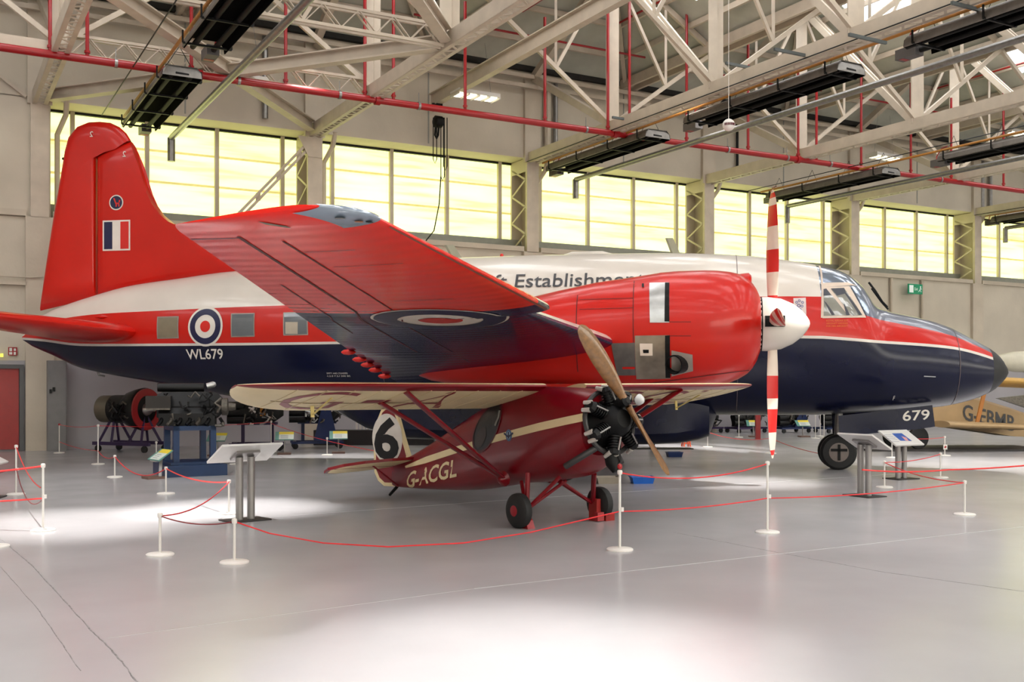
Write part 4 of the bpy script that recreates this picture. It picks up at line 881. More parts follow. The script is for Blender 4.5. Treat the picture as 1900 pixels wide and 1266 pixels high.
for sg in (1, -1):
    m = MB().loft([[swing(sg * v, s) for s in SS] for v in vs2], mi=lambda i, k: (0 if (-.36 < (SS[k] + SS[(k + 1) % 24]) / 2 < .08 or vs2[i] > 3.735) else 1))
    wg = m.build('wing', [SRED, SCREAM], sw, True)
    for v in np.arange(.55, 3.4, .3):     # rib capping showing under the fabric
        mb = MB(); P = [swing(sg * v, -s, .002) for s in np.linspace(.32, .97, 8)]
        for p, q in zip(P[:-1], P[1:]): mb.bar(p, q, .012, .004)
        mb.build('rib_tape', mat('rib_tape_cream', (212, 190, 144), .55), wg)
    mb = MB(); P = [swing(sg * v, -.78, .003) for v in np.linspace(1.3, 3.3, 10)]
    for p, q in zip(P[:-1], P[1:]): mb.bar(p, q, .014, .004)
    mb.build('aileron_gap', mat('gap_brown', (120, 96, 66), .6), wg)
    hb = swing(sg * 2.75, -.6); h2 = swing(sg * 2.75, -.86)
    MB().bar(hb, h2 + Vector((0, 0, -.1)), .014, .014).bar(h2, h2 + Vector((.01, 0, -.12)), .04, .012).build('aileron_horn', mat('horn_cream', (214, 192, 120), .5), wg)
def wlow(a, b): # a: distance from the root out along the span (starboard), b: chord fraction from the trailing edge
    return swing(a, -math.sqrt(max(0, min(1, 1 - b))), .004)
text_on('wing_letter', 'G', wlow, SMARK, sw, (3.2, .1, 2.5, .86), -.01); MB().add([wlow(2.28, .42), wlow(1.98, .42), wlow(1.98, .54), wlow(2.28, .54)], [(0, 1, 2, 3)]).build('wing_dash', SMARK, sw); text_on('wing_letter', 'A', wlow, SMARK, sw, (1.82, .1, 1.05, .86), -.01)
for ch, a, b in (('C', -.9, -1.5), ('G', -1.75, -2.35), ('L', -2.55, -3.05)): text_on('wing_letter', ch, wlow, SMARK, sw, (a, .1, b, .86), -.01)
MB().lathe([(-.065, .01), (-.05, .04), (0, .066), (.05, .04), (.065, .01)], L3(SUN(1186, 742, -.45)[0], -.45, SUN(1186, 742, -.45)[1]), (1, 0, -.1), 16).build('fuel_gauge_globe', glass_mat('globe_glass', (200, 200, 200), .05), sw, True)
# struts
for sg in (1, -1):
    foot = L3(-.62, sg * .36, .5)
    for px, s in ((0, -.36), (1, -.76)):
        top = swing(sg * 2.05, s); d = foot - top; R = []
        for f in (0, 1):
            p = top + d * f; R.append([p + Vector((.062 * math.cos(q), 0, .026 * math.sin(q))) for q in [2 * math.pi * k / 10 for k in range(10)]])
        MB().loft(R).build('wing_strut', SRED, sw, True)
    MB().lathe([(-.05, .02), (0, .1), (.08, .02)], foot, (.3, -sg, -.2), 10).build('strut_fairing', SRED, sw, True)
# fin, rudder, tailplane
def rpt(x, y): u, h = SUN(x, y, 0); return (u, h)
out = [rpt(*p) for p in ((735, 903), (715, 902), (704, 892), (697, 876), (696, 840), (698, 805), (702, 780), (710, 760), (722, 750), (734, 756), (742, 778), (752, 815), (762, 848), (758, 870))]
def inset(P, d):
    c = (sum(p[0] for p in P) / len(P), sum(p[1] for p in P) / len(P)); return [(c[0] + (p[0] - c[0]) * (1 - d), c[1] + (p[1] - c[1]) * (1 - d * .6)) for p in P]
rd = MB().prism([L3(u, .022, h) for u, h in out], (0, .044, 0)).build('rudder', SCREAM, sw)
inn = inset(out, .15); MB().prism([L3(u, .0235, h) for u, h in inn], (0, .047, 0)).build('rudder_field', SRED, rd)
ec = rpt(721, 814); ex, ey = .42, .36
MB().grid(lambda i, j: L3(ec[0] + ex * i * math.cos(2 * math.pi * j), .027, ec[1] + ey * i * math.sin(2 * math.pi * j)), 2, 36).build('number_disc', mat('number_white', (206, 200, 190), .5), rd)
text_on('race_number', '6', lambda a, b: L3(a, .03, b), BLACK, rd, (ec[0] - .36, ec[1] - .31, ec[0] + .33, ec[1] + .31), .03)
def tpl(sg):
    P = [(-2.95, .1), (-2.98, .45), (-3.1, .8), (-3.3, 1.02), (-3.6, 1.1), (-3.9, 1.0), (-4.0, .8), (-3.9, .5), (-3.75, .25), (-3.6, .1)]
    t = MB().prism([Vector((u, -sg * v, .60 + (u + 2.95) * .22 + .018)) for u, v in P], (0, 0, -.036)).build('tailplane', SRED, sw)
    Q = [(-3.49 + (u + 3.49) * .9, .55 + (v - .55) * .92) for u, v in P]
    MB().prism([Vector((u, -sg * v, .60 + (u + 2.95) * .22 - .0185)) for u, v in Q], (0, 0, -.004)).build('tailplane_fabric', SCREAM, t)
    MB().bar(Vector((-3.45, -sg * .15, .49 - .024)), Vector((-3.5, -sg * 1.05, .48 - .024)), .012, .004).build('elevator_gap', SMARK, t)
    MB().tube([Vector((-3.35, -sg * .55, .5)), Vector((-3.5, -sg * .05, .18))], .012, 6).build('tail_strut', SMARK, t)
for sg in (1, -1): tpl(sg)
MB().tube([L3(-3.55, 0, .2), L3(-3.62, 0, .14), L3(-3.8, 0, .02)], [.02, .025, .02], 8).build('tail_skid', SOOT, sw, True)
# undercarriage
for sg in (1, -1):
    yv = sg * .61
    wl = MB().lathe([(-.075, .1), (-.07, .15), (-.04, .19), (0, .198), (.04, .19), (.07, .15), (.075, .1)], L3(0, yv, .198), (0, 1, 0), 28).build('wheel', RUBBER, sw, True)
    MB().lathe([(-.08, .05), (-.07, .075), (.07, .075), (.08, .05)], L3(0, yv, .198), (0, 1, 0), 18).build('hub', mat('hub_crimson', (150, 16, 34), .4), wl, True)
    ax = L3(0, sg * .5, .2)
    for q in (L3(.3, sg * .26, .58), L3(-.4, sg * .26, .47)): MB().tube([ax, q], .022, 8).build('gear_leg', SRED, sw, True)
    MB().tube([ax, L3(.02, sg * .5, .62)], .03, 8).build('shock_leg', SRED, sw, True)
    MB().tube([ax, L3(.05, -sg * .04, .5)], .02, 8).build('radius_rod', SRED, sw, True)
    MB().tube([L3(0, sg * .48, .2), L3(0, sg * .68, .2)], .02, 8).build('axle_stub', SRED, sw)
# engine and propeller
an = math.radians(12); AX = Vector((math.cos(an), 0, math.sin(an))); UPV = Vector((-math.sin(an), 0, math.cos(an))); SV = Vector((0, -1, 0))
EC = L3(.8, 0, 1.19)
eng = MB().lathe([(-.05, .3), (.02, .24), (.1, .2), (.2, .17), (.26, .1)], EC, AX, 20).build('radial_engine', SOOT, sw, True)
MB().tube([EC + AX * .02 + (UPV * math.cos(q) + SV * math.sin(q)) * .345 for q in [2 * math.pi * k / 32 for k in range(33)]], .028, 8).build('collector_ring', mat('ring_grey', (62, 60, 60), .45, metal=.4), eng, True)
for k in range(7):
    q = 2 * math.pi * k / 7 + .2; d = UPV * math.cos(q) + SV * math.sin(q); c = EC + AX * .12
    m = MB()
    for j in range(6): m.lathe([(.15 + j * .03, .075), (.165 + j * .03, .075), (.165 + j * .03, .055), (.18 + j * .03, .055)], c, d, 12)
    cy_ = m.build('cylinder', SOOT, eng, True)
    MB().lathe([(.33, .07), (.38, .05)], c, d, 10).build('cylinder_head', BLACK, cy_)
    sdv = AX.cross(d)
    for z in (-.045, .045): MB().lathe([(0, .028), (.1, .022)], c + d * .36 + sdv * z, (d * .4 - AX).normalized(), 8).build('rocker_cover', mat('pale_alloy', (196, 190, 182), .4, metal=.4), cy_, True)
    MB().tube([c + d * .2 + AX * .1, c + d * .34 + AX * .07], .01, 6).build('push_rod', GALV, cy_)
MB().tube([EC + SV * .2 - UPV * .26, EC + SV * .4 - UPV * .36 - AX * .1, EC + SV * .45 - UPV * .42 - AX * .28], .035, 10).build('exhaust_pipe', mat('ring_grey', (62, 60, 60)), eng, True)
MB().tube([EC - SV * .05 - UPV * .3, EC - SV * .02 - UPV * .46 + AX * .1], .03, 8).build('exhaust_pipe', mat('ring_grey', (62, 60, 60)), eng, True)
MB().lathe([(0, .02), (.02, .07), (.2, .08), (.3, .03)], EC - UPV * .26 + SV * .05, (-UPV + AX * .2), 12).build('intake_trunk', SOOT, eng, True)
HB = L3(1.07, 0, 1.43)
MB().tube([EC + UPV * .12, EC + UPV * .16 + AX * .18], .1, 12).build('reduction_gear', SOOT, eng, True)
MB().lathe([(-.12, .06), (.02, .06), (.05, .03)], HB, AX, 14).build('propeller_hub', BLACK, sw, True)
WOOD = mat('varnished_wood', (126, 88, 48), .3, var=.25, scale=3, coat=.5, stretch=(1, 8, 8))
R = []; fi = math.radians(31); bd_ = UPV * math.cos(fi) + SV * math.sin(fi); tg = AX.cross(bd_)
for r in [-.96, -.95, -.92, -.85, -.72, -.55, -.38, -.24, -.14, -.07, 0, .07, .14, .24, .38, .55, .72, .85, .92, .95, .96]:
    f = abs(r) / .96; sgn = 1 if r >= 0 else -1; ch = .09 + .1 * math.sin(min(1, max(0, (f - .05) / .85)) * math.pi * .75); ch *= math.sqrt(max(.02, 1 - max(0, (f - .86) / .14) ** 2)); tw = -math.radians(58 - 40 * f) if f > .12 else -math.radians(75); th = .07 * (1 - f) ** 1.3 + .012
    cx = (AX * math.sin(tw) + tg * math.cos(tw) * sgn); nx = (AX * math.cos(tw) - tg * math.sin(tw) * sgn)
    R.append([HB + bd_ * r + cx * ch / 2 * math.cos(q) * sgn + nx * th / 2 * math.sin(q) * 1 for q in [2 * math.pi * j / 12 for j in range(12)]])
MB().loft(R).build('propeller', WOOD, sw, True)
# red chocks at the wheels
for (px, py, lab) in ((1108, 966, 'red wooden chock block inside the far wheel of the small monoplane'), (976, 980, 'small red chock beside the near wheel of the small monoplane')):
    p = gp(px, py); e = empty('wheel_chock', p, rz=-SA, label=lab, cat='chock'); CH = mat('chock_red', (150, 26, 20), .6, var=.15)
    if px > 1000:
        MB().box((0, 0, .13), (.14, .14, .26)).build('block', CH, e); MB().box((.02, .1, .045), (.2, .14, .09)).build('foot', CH, e); MB().box((.09, -.05, .06), (.06, .1, .1)).build('pad', REDPIPE, e)
    else: MB().prism([(-.1, -.05, 0), (.1, -.05, 0), (.06, -.05, .09), (-.02, -.05, .15)], (0, .1, 0)).build('wedge', REDPIPE, e)
# ------------------------------------------------------------------ barrier posts and ropes
ROPE2 = mat('bright_red_rope', (226, 52, 50), .45, var=.08)
def post(px, py, h, lab, two=False, ring=True, red_top=False, k_red=False, grp=None):
    p = gp(px, py); e = empty('barrier_post', p, label=lab, cat='barrier post', group=grp or ('tall rope posts' if h > .55 else 'short rope posts'))
    MB().lathe([(0, .13), (.012, .13), (.02, .12), (.028, .03)], (0, 0, 0), n=28).build('base', WHITE, e, True)
    MB().lathe([(.02, .0125), (h, .0125)], (0, 0, 0), n=10).build('stem', WHITE, e, True)
    if ring:
        MB().lathe([(0, .0), (.003, .022), (.03, .026), (.045, .022), (.05, .002)], (0, 0, h - .02), n=14).build('cap', WHITE if not red_top else REDPIPE, e, True)
    if two: MB().lathe([(0, .02), (.04, .02)], (.02, 0, h * .5), n=10).build('rope_eye', WHITE, e, True)
    if k_red: MB().lathe([(0, .005), (.01, .02), (.03, .026), (.05, .02), (.06, .003)], (0, 0, h + .03), n=14).build('red_knob', REDPIPE, e, True)
    return p, h
PST = {}
for k, a in dict(
    B=(1150, 1021, .75, 'white rope post with a red knob in front of the small monoplane', True, True, False, True), D=(1424, 988.7, .748, 'tall white rope post in line below the red and white propeller', True),
    A=(80, 985, .71, 'tall white rope post nearest the left edge', True), A2=(30, 918, .70, 'tall white rope post behind the one at the left edge', True),
    S1=(297, 1030.5, .37, 'short white rope post left of the nearest one, front row'), S2=(435, 1044.7, .372, 'short white rope post nearest the camera, before the leaning panel'),
    S3=(425, 954, .398, 'short white rope post just left of the twin column panel'), S4=(308, 917, .375, 'short white rope post in front of the blue engine stand'), S5=(213, 886, .36, 'short white rope post left of the blue engine stand'),
    E=(1790, 955.8, .398, 'short white rope post at the right corner'), E2=(1641, 905, .394, 'short white rope post between the two panels at right'), E3=(1745, 887, .41, 'short white rope post right of the print panel'),
    F1=(182, 862, .78, 'tall white post left of the jet engine'), F2=(110, 841, .67, 'red topped white post in front of the grey cabinet', False, True, True), F3=(290, 855, .38, 'short white post below the jet engine'),
    F4=(503, 839, .72, 'tall white post before the piped engine'), F5=(607, 845, .38, 'short white post before the right hand engine frame'), F6=(438, 862, .34, 'short white post behind the leaning panel'),
    H1=(1313, 830, .39, 'short white post beside the orange stool'), H2=(1371, 812, .66, 'tall white post under the fuselage left of the propeller'), H3=(1513, 814, .70, 'left one of three tall white posts by the nose wheel'), H4=(1522, 810, .68, 'middle one of three tall white posts by the nose wheel'), H5=(1529, 813, .70, 'right one of three tall white posts by the nose wheel'),
    H6=(1430, 842, .36, 'short white post under the propeller'), H7=(1655, 850, .6, 'tall white post behind the print panel'), H8=(1753, 846, .42, 'white post with a small hanging notice at right'), Z=(-8, 1015, .5, 'white post base cut by the left edge')).items(): PST[k] = post(*a)
e = empty('hanging_notice', gp(1753, 846) + Vector((0, -.03, .2)), label='small pale notice with red mark hung on a rope post at right', cat='sign')
MB().box((0, 0, 0), (.09, .006, .11)).build('card', WHITE, e); MB().box((0, -.005, .0), (.04, .003, .05), Matrix.Rotation(.6, 3, 'Y')).build('red_mark', REDPIPE, e)
def pt(k, f=1.): p, h = PST[k]; return p + Vector((0, 0, (h - .0) * f))
def rope(a, b, d, lab, r=.007, m=ROPE): return tag(MB().tube(sag(a, b, d, 16), r, 6).build('barrier_rope', m, None, True), lab, 'rope', 'barrier ropes')
rope(pt('B'), pt('D'), .1, 'red rope between the two tall posts in front of the monoplane, upper line')
rope(pt('B', .5), pt('D', .5), .03, 'red rope between the two tall posts in front of the monoplane, lower line')
tag(MB().tube([pt('S2'), gp(500, 990, .24), gp(600, 1008, .19), gp(720, 1015, .16), gp(860, 1008, .16), gp(985, 988, .2), pt('B', .5)], .007, 6).build('barrier_rope', ROPE, None, True), 'long slack red rope sweeping under the small monoplane', 'rope', 'barrier ropes')
rope(pt('D', .5), pt('E'), .04, 'red rope from the tall post to the short right corner post'); rope(pt('E'), pt('E2'), .06, 'red rope from the right corner post to the panel post')
rope(pt('E2'), pt('E3'), .04, 'red rope passing behind the print panel columns'); tag(MB().tube(sag(gp(1600, 832 + 40, .42), gp(1760, 872, .34), .03, 6)[:-1] + sag(gp(1760, 872, .34), gp(1960, 858, .46), .02, 6), .012, 6).build('barrier_rope', ROPE2, None, True), 'thick bright red rope leaving the right edge', 'rope', 'barrier ropes')
rope(pt('S1'), pt('S2'), .05, 'dark red rope between the two nearest short posts', .006, mat('dark_red_rope', (120, 16, 26), .5)); rope(pt('S1'), pt('S3'), .1, 'slack red rope from the front short post to the twin column panel'); rope(pt('S3'), pt('S4'), .07, 'red rope in front of the blue engine stand', .009, ROPE2)
rope(pt('S4'), pt('S5'), .2, 'slack red rope left of the blue engine stand', .009); rope(pt('S5'), pt('F1', .35), .08, 'short red rope to the tall post by the jet engine')
rope(pt('A'), pt('A') + Vector((-2.2, .5, -.12)), .05, 'bright red rope leaving the left edge, upper line', .012, ROPE2); rope(pt('A', .5), pt('A', .5) + Vector((-2.2, .2, -.1)), .02, 'bright red rope leaving the left edge, lower line', .01, ROPE2)
rope(pt('A2', .55), pt('A', .5), .24, 'slack dark red rope looping between the two left posts', .006, mat('dark_red_rope', (120, 16, 26), .5)); rope(pt('A2'), gp(75, 905, .25), .1, 'red rope dropping right from the rear left post', .007, ROPE2)
rope(pt('A2', .55), pt('A2', .5) + Vector((-1.2, .1, -.1)), .06, 'thin dark rope at the left edge', .006, mat('dark_red_rope', (120, 16, 26), .5))
rope(pt('F2'), pt('F1'), .04, 'faint red rope along the wall by the grey cabinet, upper line', .006); rope(pt('F2', .4), pt('F1', .35), .04, 'faint red rope along the wall by the grey cabinet, lower line', .006)
rope(pt('F1'), pt('F4'), .06, 'faint red rope before the engine row', .006); rope(pt('F4', .95), gp(700, 838, .62), .05, 'faint red rope before the right hand engine frame', .006)
rope(pt('H1'), pt('H6'), .1, 'red rope from the short post by the orange stool'); rope(pt('H6'), gp(1540, 845, .2), .05, 'red rope running toward the nose wheel'); rope(pt('H7', .8), pt('H8'), .05, 'thin red rope behind the print panel', .006)
# ------------------------------------------------------------------ information panels
PANEL = mat('panel_white', (206, 204, 200), .4, var=.03); ALU = mat('brushed_column', (150, 146, 144), .35, metal=.35, var=.06); PLATE = mat('base_plate_dark', (40, 36, 36), .5)
def lectern(px, py, rz, lab, h=.78, two=True, wd=.75, tilt=.5, printed=False):
    e = empty('info_lectern', gp(px, py), rz=rz, label=lab, cat='info panel', group='aircraft information lecterns')
    MB().box((0, 0, .008), (.5, .36, .016)).build('base_plate', PLATE, e)
    for x in ((-.075, .075) if two else (0,)):
        MB().lathe([(.016, .045), (h - .05, .045)], (x, 0, 0), n=18).build('column', ALU, e, True)
    R_ = Matrix.Rotation(tilt, 3, 'X'); pn = MB().box((0, 0, h), (wd, .45, .025), R_).build('panel', PANEL, e)
    MB().box((0, 0, h - .03), (.3, .2, .03), R_).build('mount', ALU, e)
    if printed:
        f = lambda x, y, z: R_ @ Vector((x, y, z)) + Vector((0, 0, h))
        MB().add([f(-.12, -.1, .014), f(.14, -.12, .014), f(.12, .12, .014), f(-.12, .12, .014)], [(0, 1, 2, 3)]).build('picture', mat('print_blue', (50, 84, 160), .5), pn)
        MB().add([f(.0, -.1, .016), f(.06, -.12, .016), f(.1, -.02, .016), f(.02, .03, .016)], [(0, 1, 2, 3)]).build('picture_tail', mat('print_pink', (210, 150, 150), .5), pn)
        for k in range(5): MB().box(f(-.26, -.12 + k * .05, .015), (.18, .012, .001), R_).build('text_line', mat('print_grey', (150, 150, 160), .6), pn)
    return e
lectern(455, 966, math.radians(222), 'grey twin column information panel seen from behind at left', .80, True, .78)
lectern(1604, 921, math.radians(118), 'information panel seen from behind in front of the nose wheel', .79, True, .66)
lectern(1672, 889, math.radians(28), 'information panel with a blue picture right of the nose wheel', .70, True, .68, .55, True)
tag(lectern(-22, 925, math.radians(100), 'corner of a glossy panel cut by the left edge', .6, False, .5), None)
YEL = mat('sign_yellow', (226, 204, 60), .5); TEAL = mat('sign_teal', (96, 150, 140), .5); SIGNW = mat('sign_pale', (206, 214, 206), .5)
def label_sign(px, py, rz, lab, h=.42, wd=.42, lean=0.):
    e = empty('label_stand', gp(px, py), rz=rz, label=lab, cat='sign', group='small engine label stands')
    MB().box((0, -.08, .02), (.3, .3, .04)).build('foot', mat('foot_wood', (110, 84, 74), .6), e); MB().bar((lean, 0, .04), (0, .06, h), .05, .03).build('post', ALU, e)
    R_ = Matrix.Rotation(.6, 3, 'X'); f = lambda x, y, z: R_ @ Vector((x, y, z)) + Vector((0, .04, h))
    pn = MB().box((0, .04, h), (wd, .3, .02), R_).build('board', TEAL, e)
    MB().box(f(.04, .09, .013), (wd * .8, .1, .006), R_).build('yellow_band', YEL, pn); MB().box(f(.04, -.05, .013), (wd * .8, .18, .006), R_).build('text_panel', SIGNW, pn)
    for k in range(3): MB().box(f(.0, -.1 + k * .045, .018), (wd * .4, .012, .002), R_).build('text_line', mat('print_grey', (90, 96, 110), .6), pn)
label_sign(293, 888, math.radians(-50), 'yellow topped label stand leaning left of the blue engine stand', .4, .5, .1); label_sign(402, 846, 0, 'yellow topped label stand right of the blue engine stand'); label_sign(528, 843, math.radians(10), 'yellow topped label stand before the piped engine'); label_sign(628, 841, math.radians(10), 'yellow topped label stand before the right hand engine frame')
label_sign(1398, 811, math.radians(-5), 'pale label stand beside the red post under the fuselage'); label_sign(1490, 811, math.radians(5), 'yellow topped label stand left of the three white posts')
# ------------------------------------------------------------------ engines on stands
BLUE = mat('stand_blue', (8, 44, 84), .45, var=.08); NAVYB = mat('trolley_blue', (22, 40, 84), .45); PURP = mat('stand_purple', (52, 34, 74), .5); ENG = mat('engine_black', (10, 9, 9), .4, var=.5, scale=25, spec=.35); ENG2 = mat('engine_grey', (96, 90, 82), .4, metal=.5, var=.3, scale=20); BRASS = mat('engine_orange', (190, 120, 20), .4)
rnd = random.Random(3)
def clutter(e, n, bx, mats, rr=(.012, .03)):
    (x0, x1), (y0, y1), (z0, z1) = bx
    for k in range(n):
        a = Vector((rnd.uniform(x0, x1), rnd.uniform(y0, y1), rnd.uniform(z0, z1))); P = [a]
        for j in range(3):
            a = a + Vector((rnd.uniform(-.12, .12), rnd.uniform(-.06, .06), rnd.uniform(-.12, .12))); a = Vector((min(x1, max(x0, a.x)), min(y1, max(y0, a.y)), min(z1, max(z0, a.z)))); P.append(a)
        MB().tube(P, rnd.uniform(*rr), 6).build('pipe', rnd.choice(mats), e, True)
# inverted V engine on the blue stand
p = gp(352, 880); e = empty('blue_engine_stand', p, rz=math.radians(30), label='blue painted steel engine stand on a box plinth', cat='stand')
MB().box((0, 0, .1), (1.05, 1.15, .2)).build('plinth', BLUE, e); MB().box((0, 0, .22), (.85, .9, .05)).build('plinth_top', BLUE, e)
for x in (-.32, .32):
    for y in (-.36, .36): MB().box((x, y, .52), (.1, .1, .56)).build('leg', BLUE, e)
    MB().box((x, 0, .84), (.1, .82, .08)).build('side_rail', BLUE, e)
for y in (-.36, .36): MB().box((0, y, .84), (.74, .1, .08)).build('cross_rail', BLUE, e)
e = empty('piston_engine', p + Vector((0, 0, .88)), rz=math.radians(12), label='black V piston engine mounted on the blue stand', cat='engine')
MB().loft([[Vector((x, y * k, z * k + .35 * (1 - k))) for y, z in ((-.2, .1), (.2, .1), (.26, .35), (.12, .6), (-.12, .6), (-.26, .35))] for x, k in ((-.55, .8), (-.45, 1), (.4, 1), (.5, .85), (.58, .5))]).build('crankcase', ENG, e, True)
for sg in (-1, 1):
    MB().loft([[Vector((x, sg * .2 + y, .12 + z)) for y, z in ((-.1, -.12), (.1, -.12), (.12, .1), (.05, .2), (-.05, .2), (-.12, .1))] for x in (-.5, .45)]).build('cylinder_bank', ENG, e)
    for k in range(6): MB().tube([(-.45 + k * .16, -.3, .12), (-.45 + k * .16, -.38, .08), (-.5 + k * .16, -.42, .02)], .035, 8).build('exhaust_stub', ENG2 if k % 3 == 1 else ENG, e, True)
MB().box((-.5, -.2, .42), (.42, .35, .22)).build('supercharger_box', mat('engine_casing', (44, 40, 38), .4, metal=.5), e); MB().box((-.5, -.2, .3), (.4, .36, .03)).build('flange', ENG2, e)
MB().lathe([(-.5, .08), (.3, .08)], (-.05, 0, .68), (1, 0, 0), 14).build('coolant_rail', ENG, e, True); MB().lathe([(0, .06), (.12, .06), (.16, .03)], (.3, 0, .7), (1, 0, .3), 10).build('polished_cap', CHROME, e, True)
MB().lathe([(0, .16), (.1, .16), (.12, .08), (.24, .06)], (.56, 0, .33), (1, 0, 0), 18).build('propeller_shaft', ENG2, e, True)
clutter(e, 26, ((-.55, .6), (-.36, -.26), (.0, .6)), [ENG, ENG, ENG, ENG2])
# jet engine
p = gp(250, 838); e = empty('jet_engine', p, rz=math.radians(-22), label='turbine engine with a red ring on a dark purple stand by the wall', cat='engine')
MB().lathe([(-.62, .3), (-.6, .34), (-.2, .34), (-.1, .42), (.1, .48), (.3, .52), (.34, .5), (.36, .3)], (0, 0, 1.02), (1, 0, 0), 28).build('casing', ENG, e, True)
MB().lathe([(-.98, .3), (-.96, .33), (-.55, .33), (-.5, .3)], (0, 0, 1.02), (1, 0, 0), 24).build('jet_pipe', mat('jet_pipe_tan', (108, 100, 86), .45, metal=.4), e, True)
MB().lathe([(.34, .50), (.38, .50), (.38, .33), (.34, .33)], (0, 0, 1.02), (1, 0, 0), 32).build('intake_ring', REDPIPE, e, True); MB().lathe([(.3, .32), (.36, .32)], (0, 0, 1.02), (1, 0, 0), 24).build('intake_face', SOOT, e)
MB().lathe([(.34, .16), (.42, .14), (.5, .07), (.6, .05)], (0, 0, 1.02), (1, 0, 0), 16).build('nose_bullet', CHROME, e, True)
for x in (-.6, .3):
    for sg in (-1, 1): MB().bar((x, 0, .95), (x - .2, sg * .35, .2), .05, .05).bar((x, 0, .95), (x + .2, sg * .35, .2), .05, .05).build('trestle_leg', PURP, e)
MB().box((-.1, -.35, .2), (1.7, .08, .08)).build('trolley_rail', PURP, e); MB().box((-.1, .35, .2), (1.7, .08, .08)).build('trolley_rail', PURP, e)
for x in (-.8, .6):
    for y in (-.35, .35): MB().lathe([(-.03, .08), (.03, .08)], (x, y, .08), (0, 1, 0), 14).build('castor', RUBBER, e)
clutter(e, 16, ((-.4, .3), (-.52, -.4), (.75, 1.3)), [ENG, ENG2, ENG])
# piped engine and framed engine, then those seen below the fuselage at right
def cart_engine(px, py, rz, lab, sc=1., blue=False, orange=True, dz=0.):
    e = empty('cart_engine', gp(px, py), rz=rz, label=lab, cat='engine', group='engines on wheeled carts')
    C = NAVYB if blue else PURP
    for y in (-.3, .3): MB().box((0, y, .16), (1.3, .07, .06)).build('cart_rail', C, e)
    for x in (-.55, .55):
        MB().box((x, 0, .16), (.07, .66, .06)).build('cart_cross', C, e); 
        for y in (-.3, .3): MB().lathe([(-.025, .075), (.025, .075)], (x, y, .075), (0, 1, 0), 14).build('castor', RUBBER, e)
    for x in ((-.35, .35) if not dz else ()): MB().box((x, 0, .42), (.08, .08, .5)).build('cart_post', C, e)
    MB().box((0, 0, .66 - dz), (.95, .34, .06)).build('cradle', C, e)
    MB().loft([[Vector((x, y * k, (.95 - dz) + z * k)) for y, z in ((-.2, -.25), (.2, -.25), (.3, 0), (.2, .26), (-.2, .26), (-.3, 0))] for x, k in ((-.5, .7), (-.38, 1), (.4, 1), (.5, .75), (.62, .4))]).build('crankcase', ENG, e, True)
    for k in range(3): MB().lathe([(-.3, .1), (.1, .1), (.14, .05)], (-.4, -.2, .76 - dz + k * .17), (1, 0, 0), 12).build('cylinder', ENG, e, True)
    if orange: MB().box((.15, -.3, .96), (.12, .08, .22)).build('magneto', BRASS, e)
    if blue: MB().prism([(-.1, -.36, .2), (.5, -.36, .2), (.28, -.36, 1.15 - dz * .5), (.12, -.36, 1.15 - dz * .5)], (0, .04, 0)).build('frame_plate', NAVYB, e)
    clutter(e, 18, ((-.3, .55), (-.4, -.28), (.66 - dz, 1.2 - dz)), [WHITE, ENG2, CHROME, ENG] if not dz else [ENG, ENG2, ENG])
    return e
cart_engine(478, 836, math.radians(8), 'black engine with pale pipes and an orange unit on a dark cart'); cart_engine(588, 832, math.radians(14), 'engine held in a blue triangular trolley frame', blue=True)
for px, lab, bl in ((1303, 'dark low engine under the belly beyond the orange stool', False), (1384, 'dark low engine just left of the red post', False), (1466, 'low engine on a blue trolley right of the red and white propeller tip', True), (1548, 'low engine on a blue trolley behind the nose wheel leg', True)):
    cart_engine(px, 803, math.radians(28), lab, blue=bl, orange=False, dz=.42)
tag(MB().bar(gp(1406, 815), gp(1406, 815) + Vector((0, 0, .72)), .14, .14).build('red_post', REDPIPE), 'square red post under the fuselage left of the propeller', 'post')
pl = gp(690, 828); tag(MB().box(pl + Vector((0, .6, .2)), (3.2, .5, .4)).build('display_plinth', PLATE), 'low black display plinth behind the number six rudder', 'plinth')
bw = empty('striped_rack', gp(668, 826), label='white slatted rack behind the number six rudder', cat='rack')
for k in range(4): MB().box((-.15 + k * .1, .4, .55), (.05, .02, .5)).build('slat', WHITE, bw)
MB().box((0, .42, .8), (.42, .03, .04)).build('rail', WHITE, bw)
# trays and stool
def tray(px, py, rz, c, lab, wd=.42, liner=None):
    e = empty('drip_tray', gp(px, py), rz=rz, label=lab, cat='tray', group='drip trays on the floor'); d = wd * .7; h = .1; m = MB()
    o = [(-1, -1), (1, -1), (1, 1), (-1, 1)]
    def r(k, z): return [Vector((x * wd / 2 * k, y * d / 2 * k, z)) for x, y in o]
    m.loft([r(.86, .0), r(1, h), r(1.06, h), r(1.06, h + .012), r(.97, h + .012), r(.84, .015)], cap=True); m.build('pan', c, e)
    MB().add(r(.9, .06), [(0, 1, 2, 3)]).build('contents', liner or mat('tray_oil', (40, 34, 30), .3), e)
tray(1126, 897, .15, mat('tray_grey', (150, 140, 126), .5), 'grey plastic drip tray behind the monoplane wheels', .38); tray(1191, 897, .1, mat('tray_blue', (24, 96, 190), .4), 'bright blue plastic drip tray behind the monoplane wheels', .37); tray(1251, 848, .1, mat('tray_navy', (24, 52, 110), .4), 'dark blue tray with white liner under the belly', .34, WHITE)
st = empty('orange_stool', gp(1273, 829), rz=.3, label='small orange plastic step stool under the belly', cat='stool'); ORG = mat('stool_orange', (214, 74, 16), .4)
MB().box((0, 0, .17), (.2, .16, .02)).build('seat', ORG, st); MB().box((0, -.06, .09), (.13, .015, .03)).build('rung', ORG, st)
for x in (-.08, .08):
    for y in (-.06, .06): MB().bar((x * 1.15, y * 1.1, 0), (x * .9, y * .9, .16), .03, .03).build('leg', ORG, st)
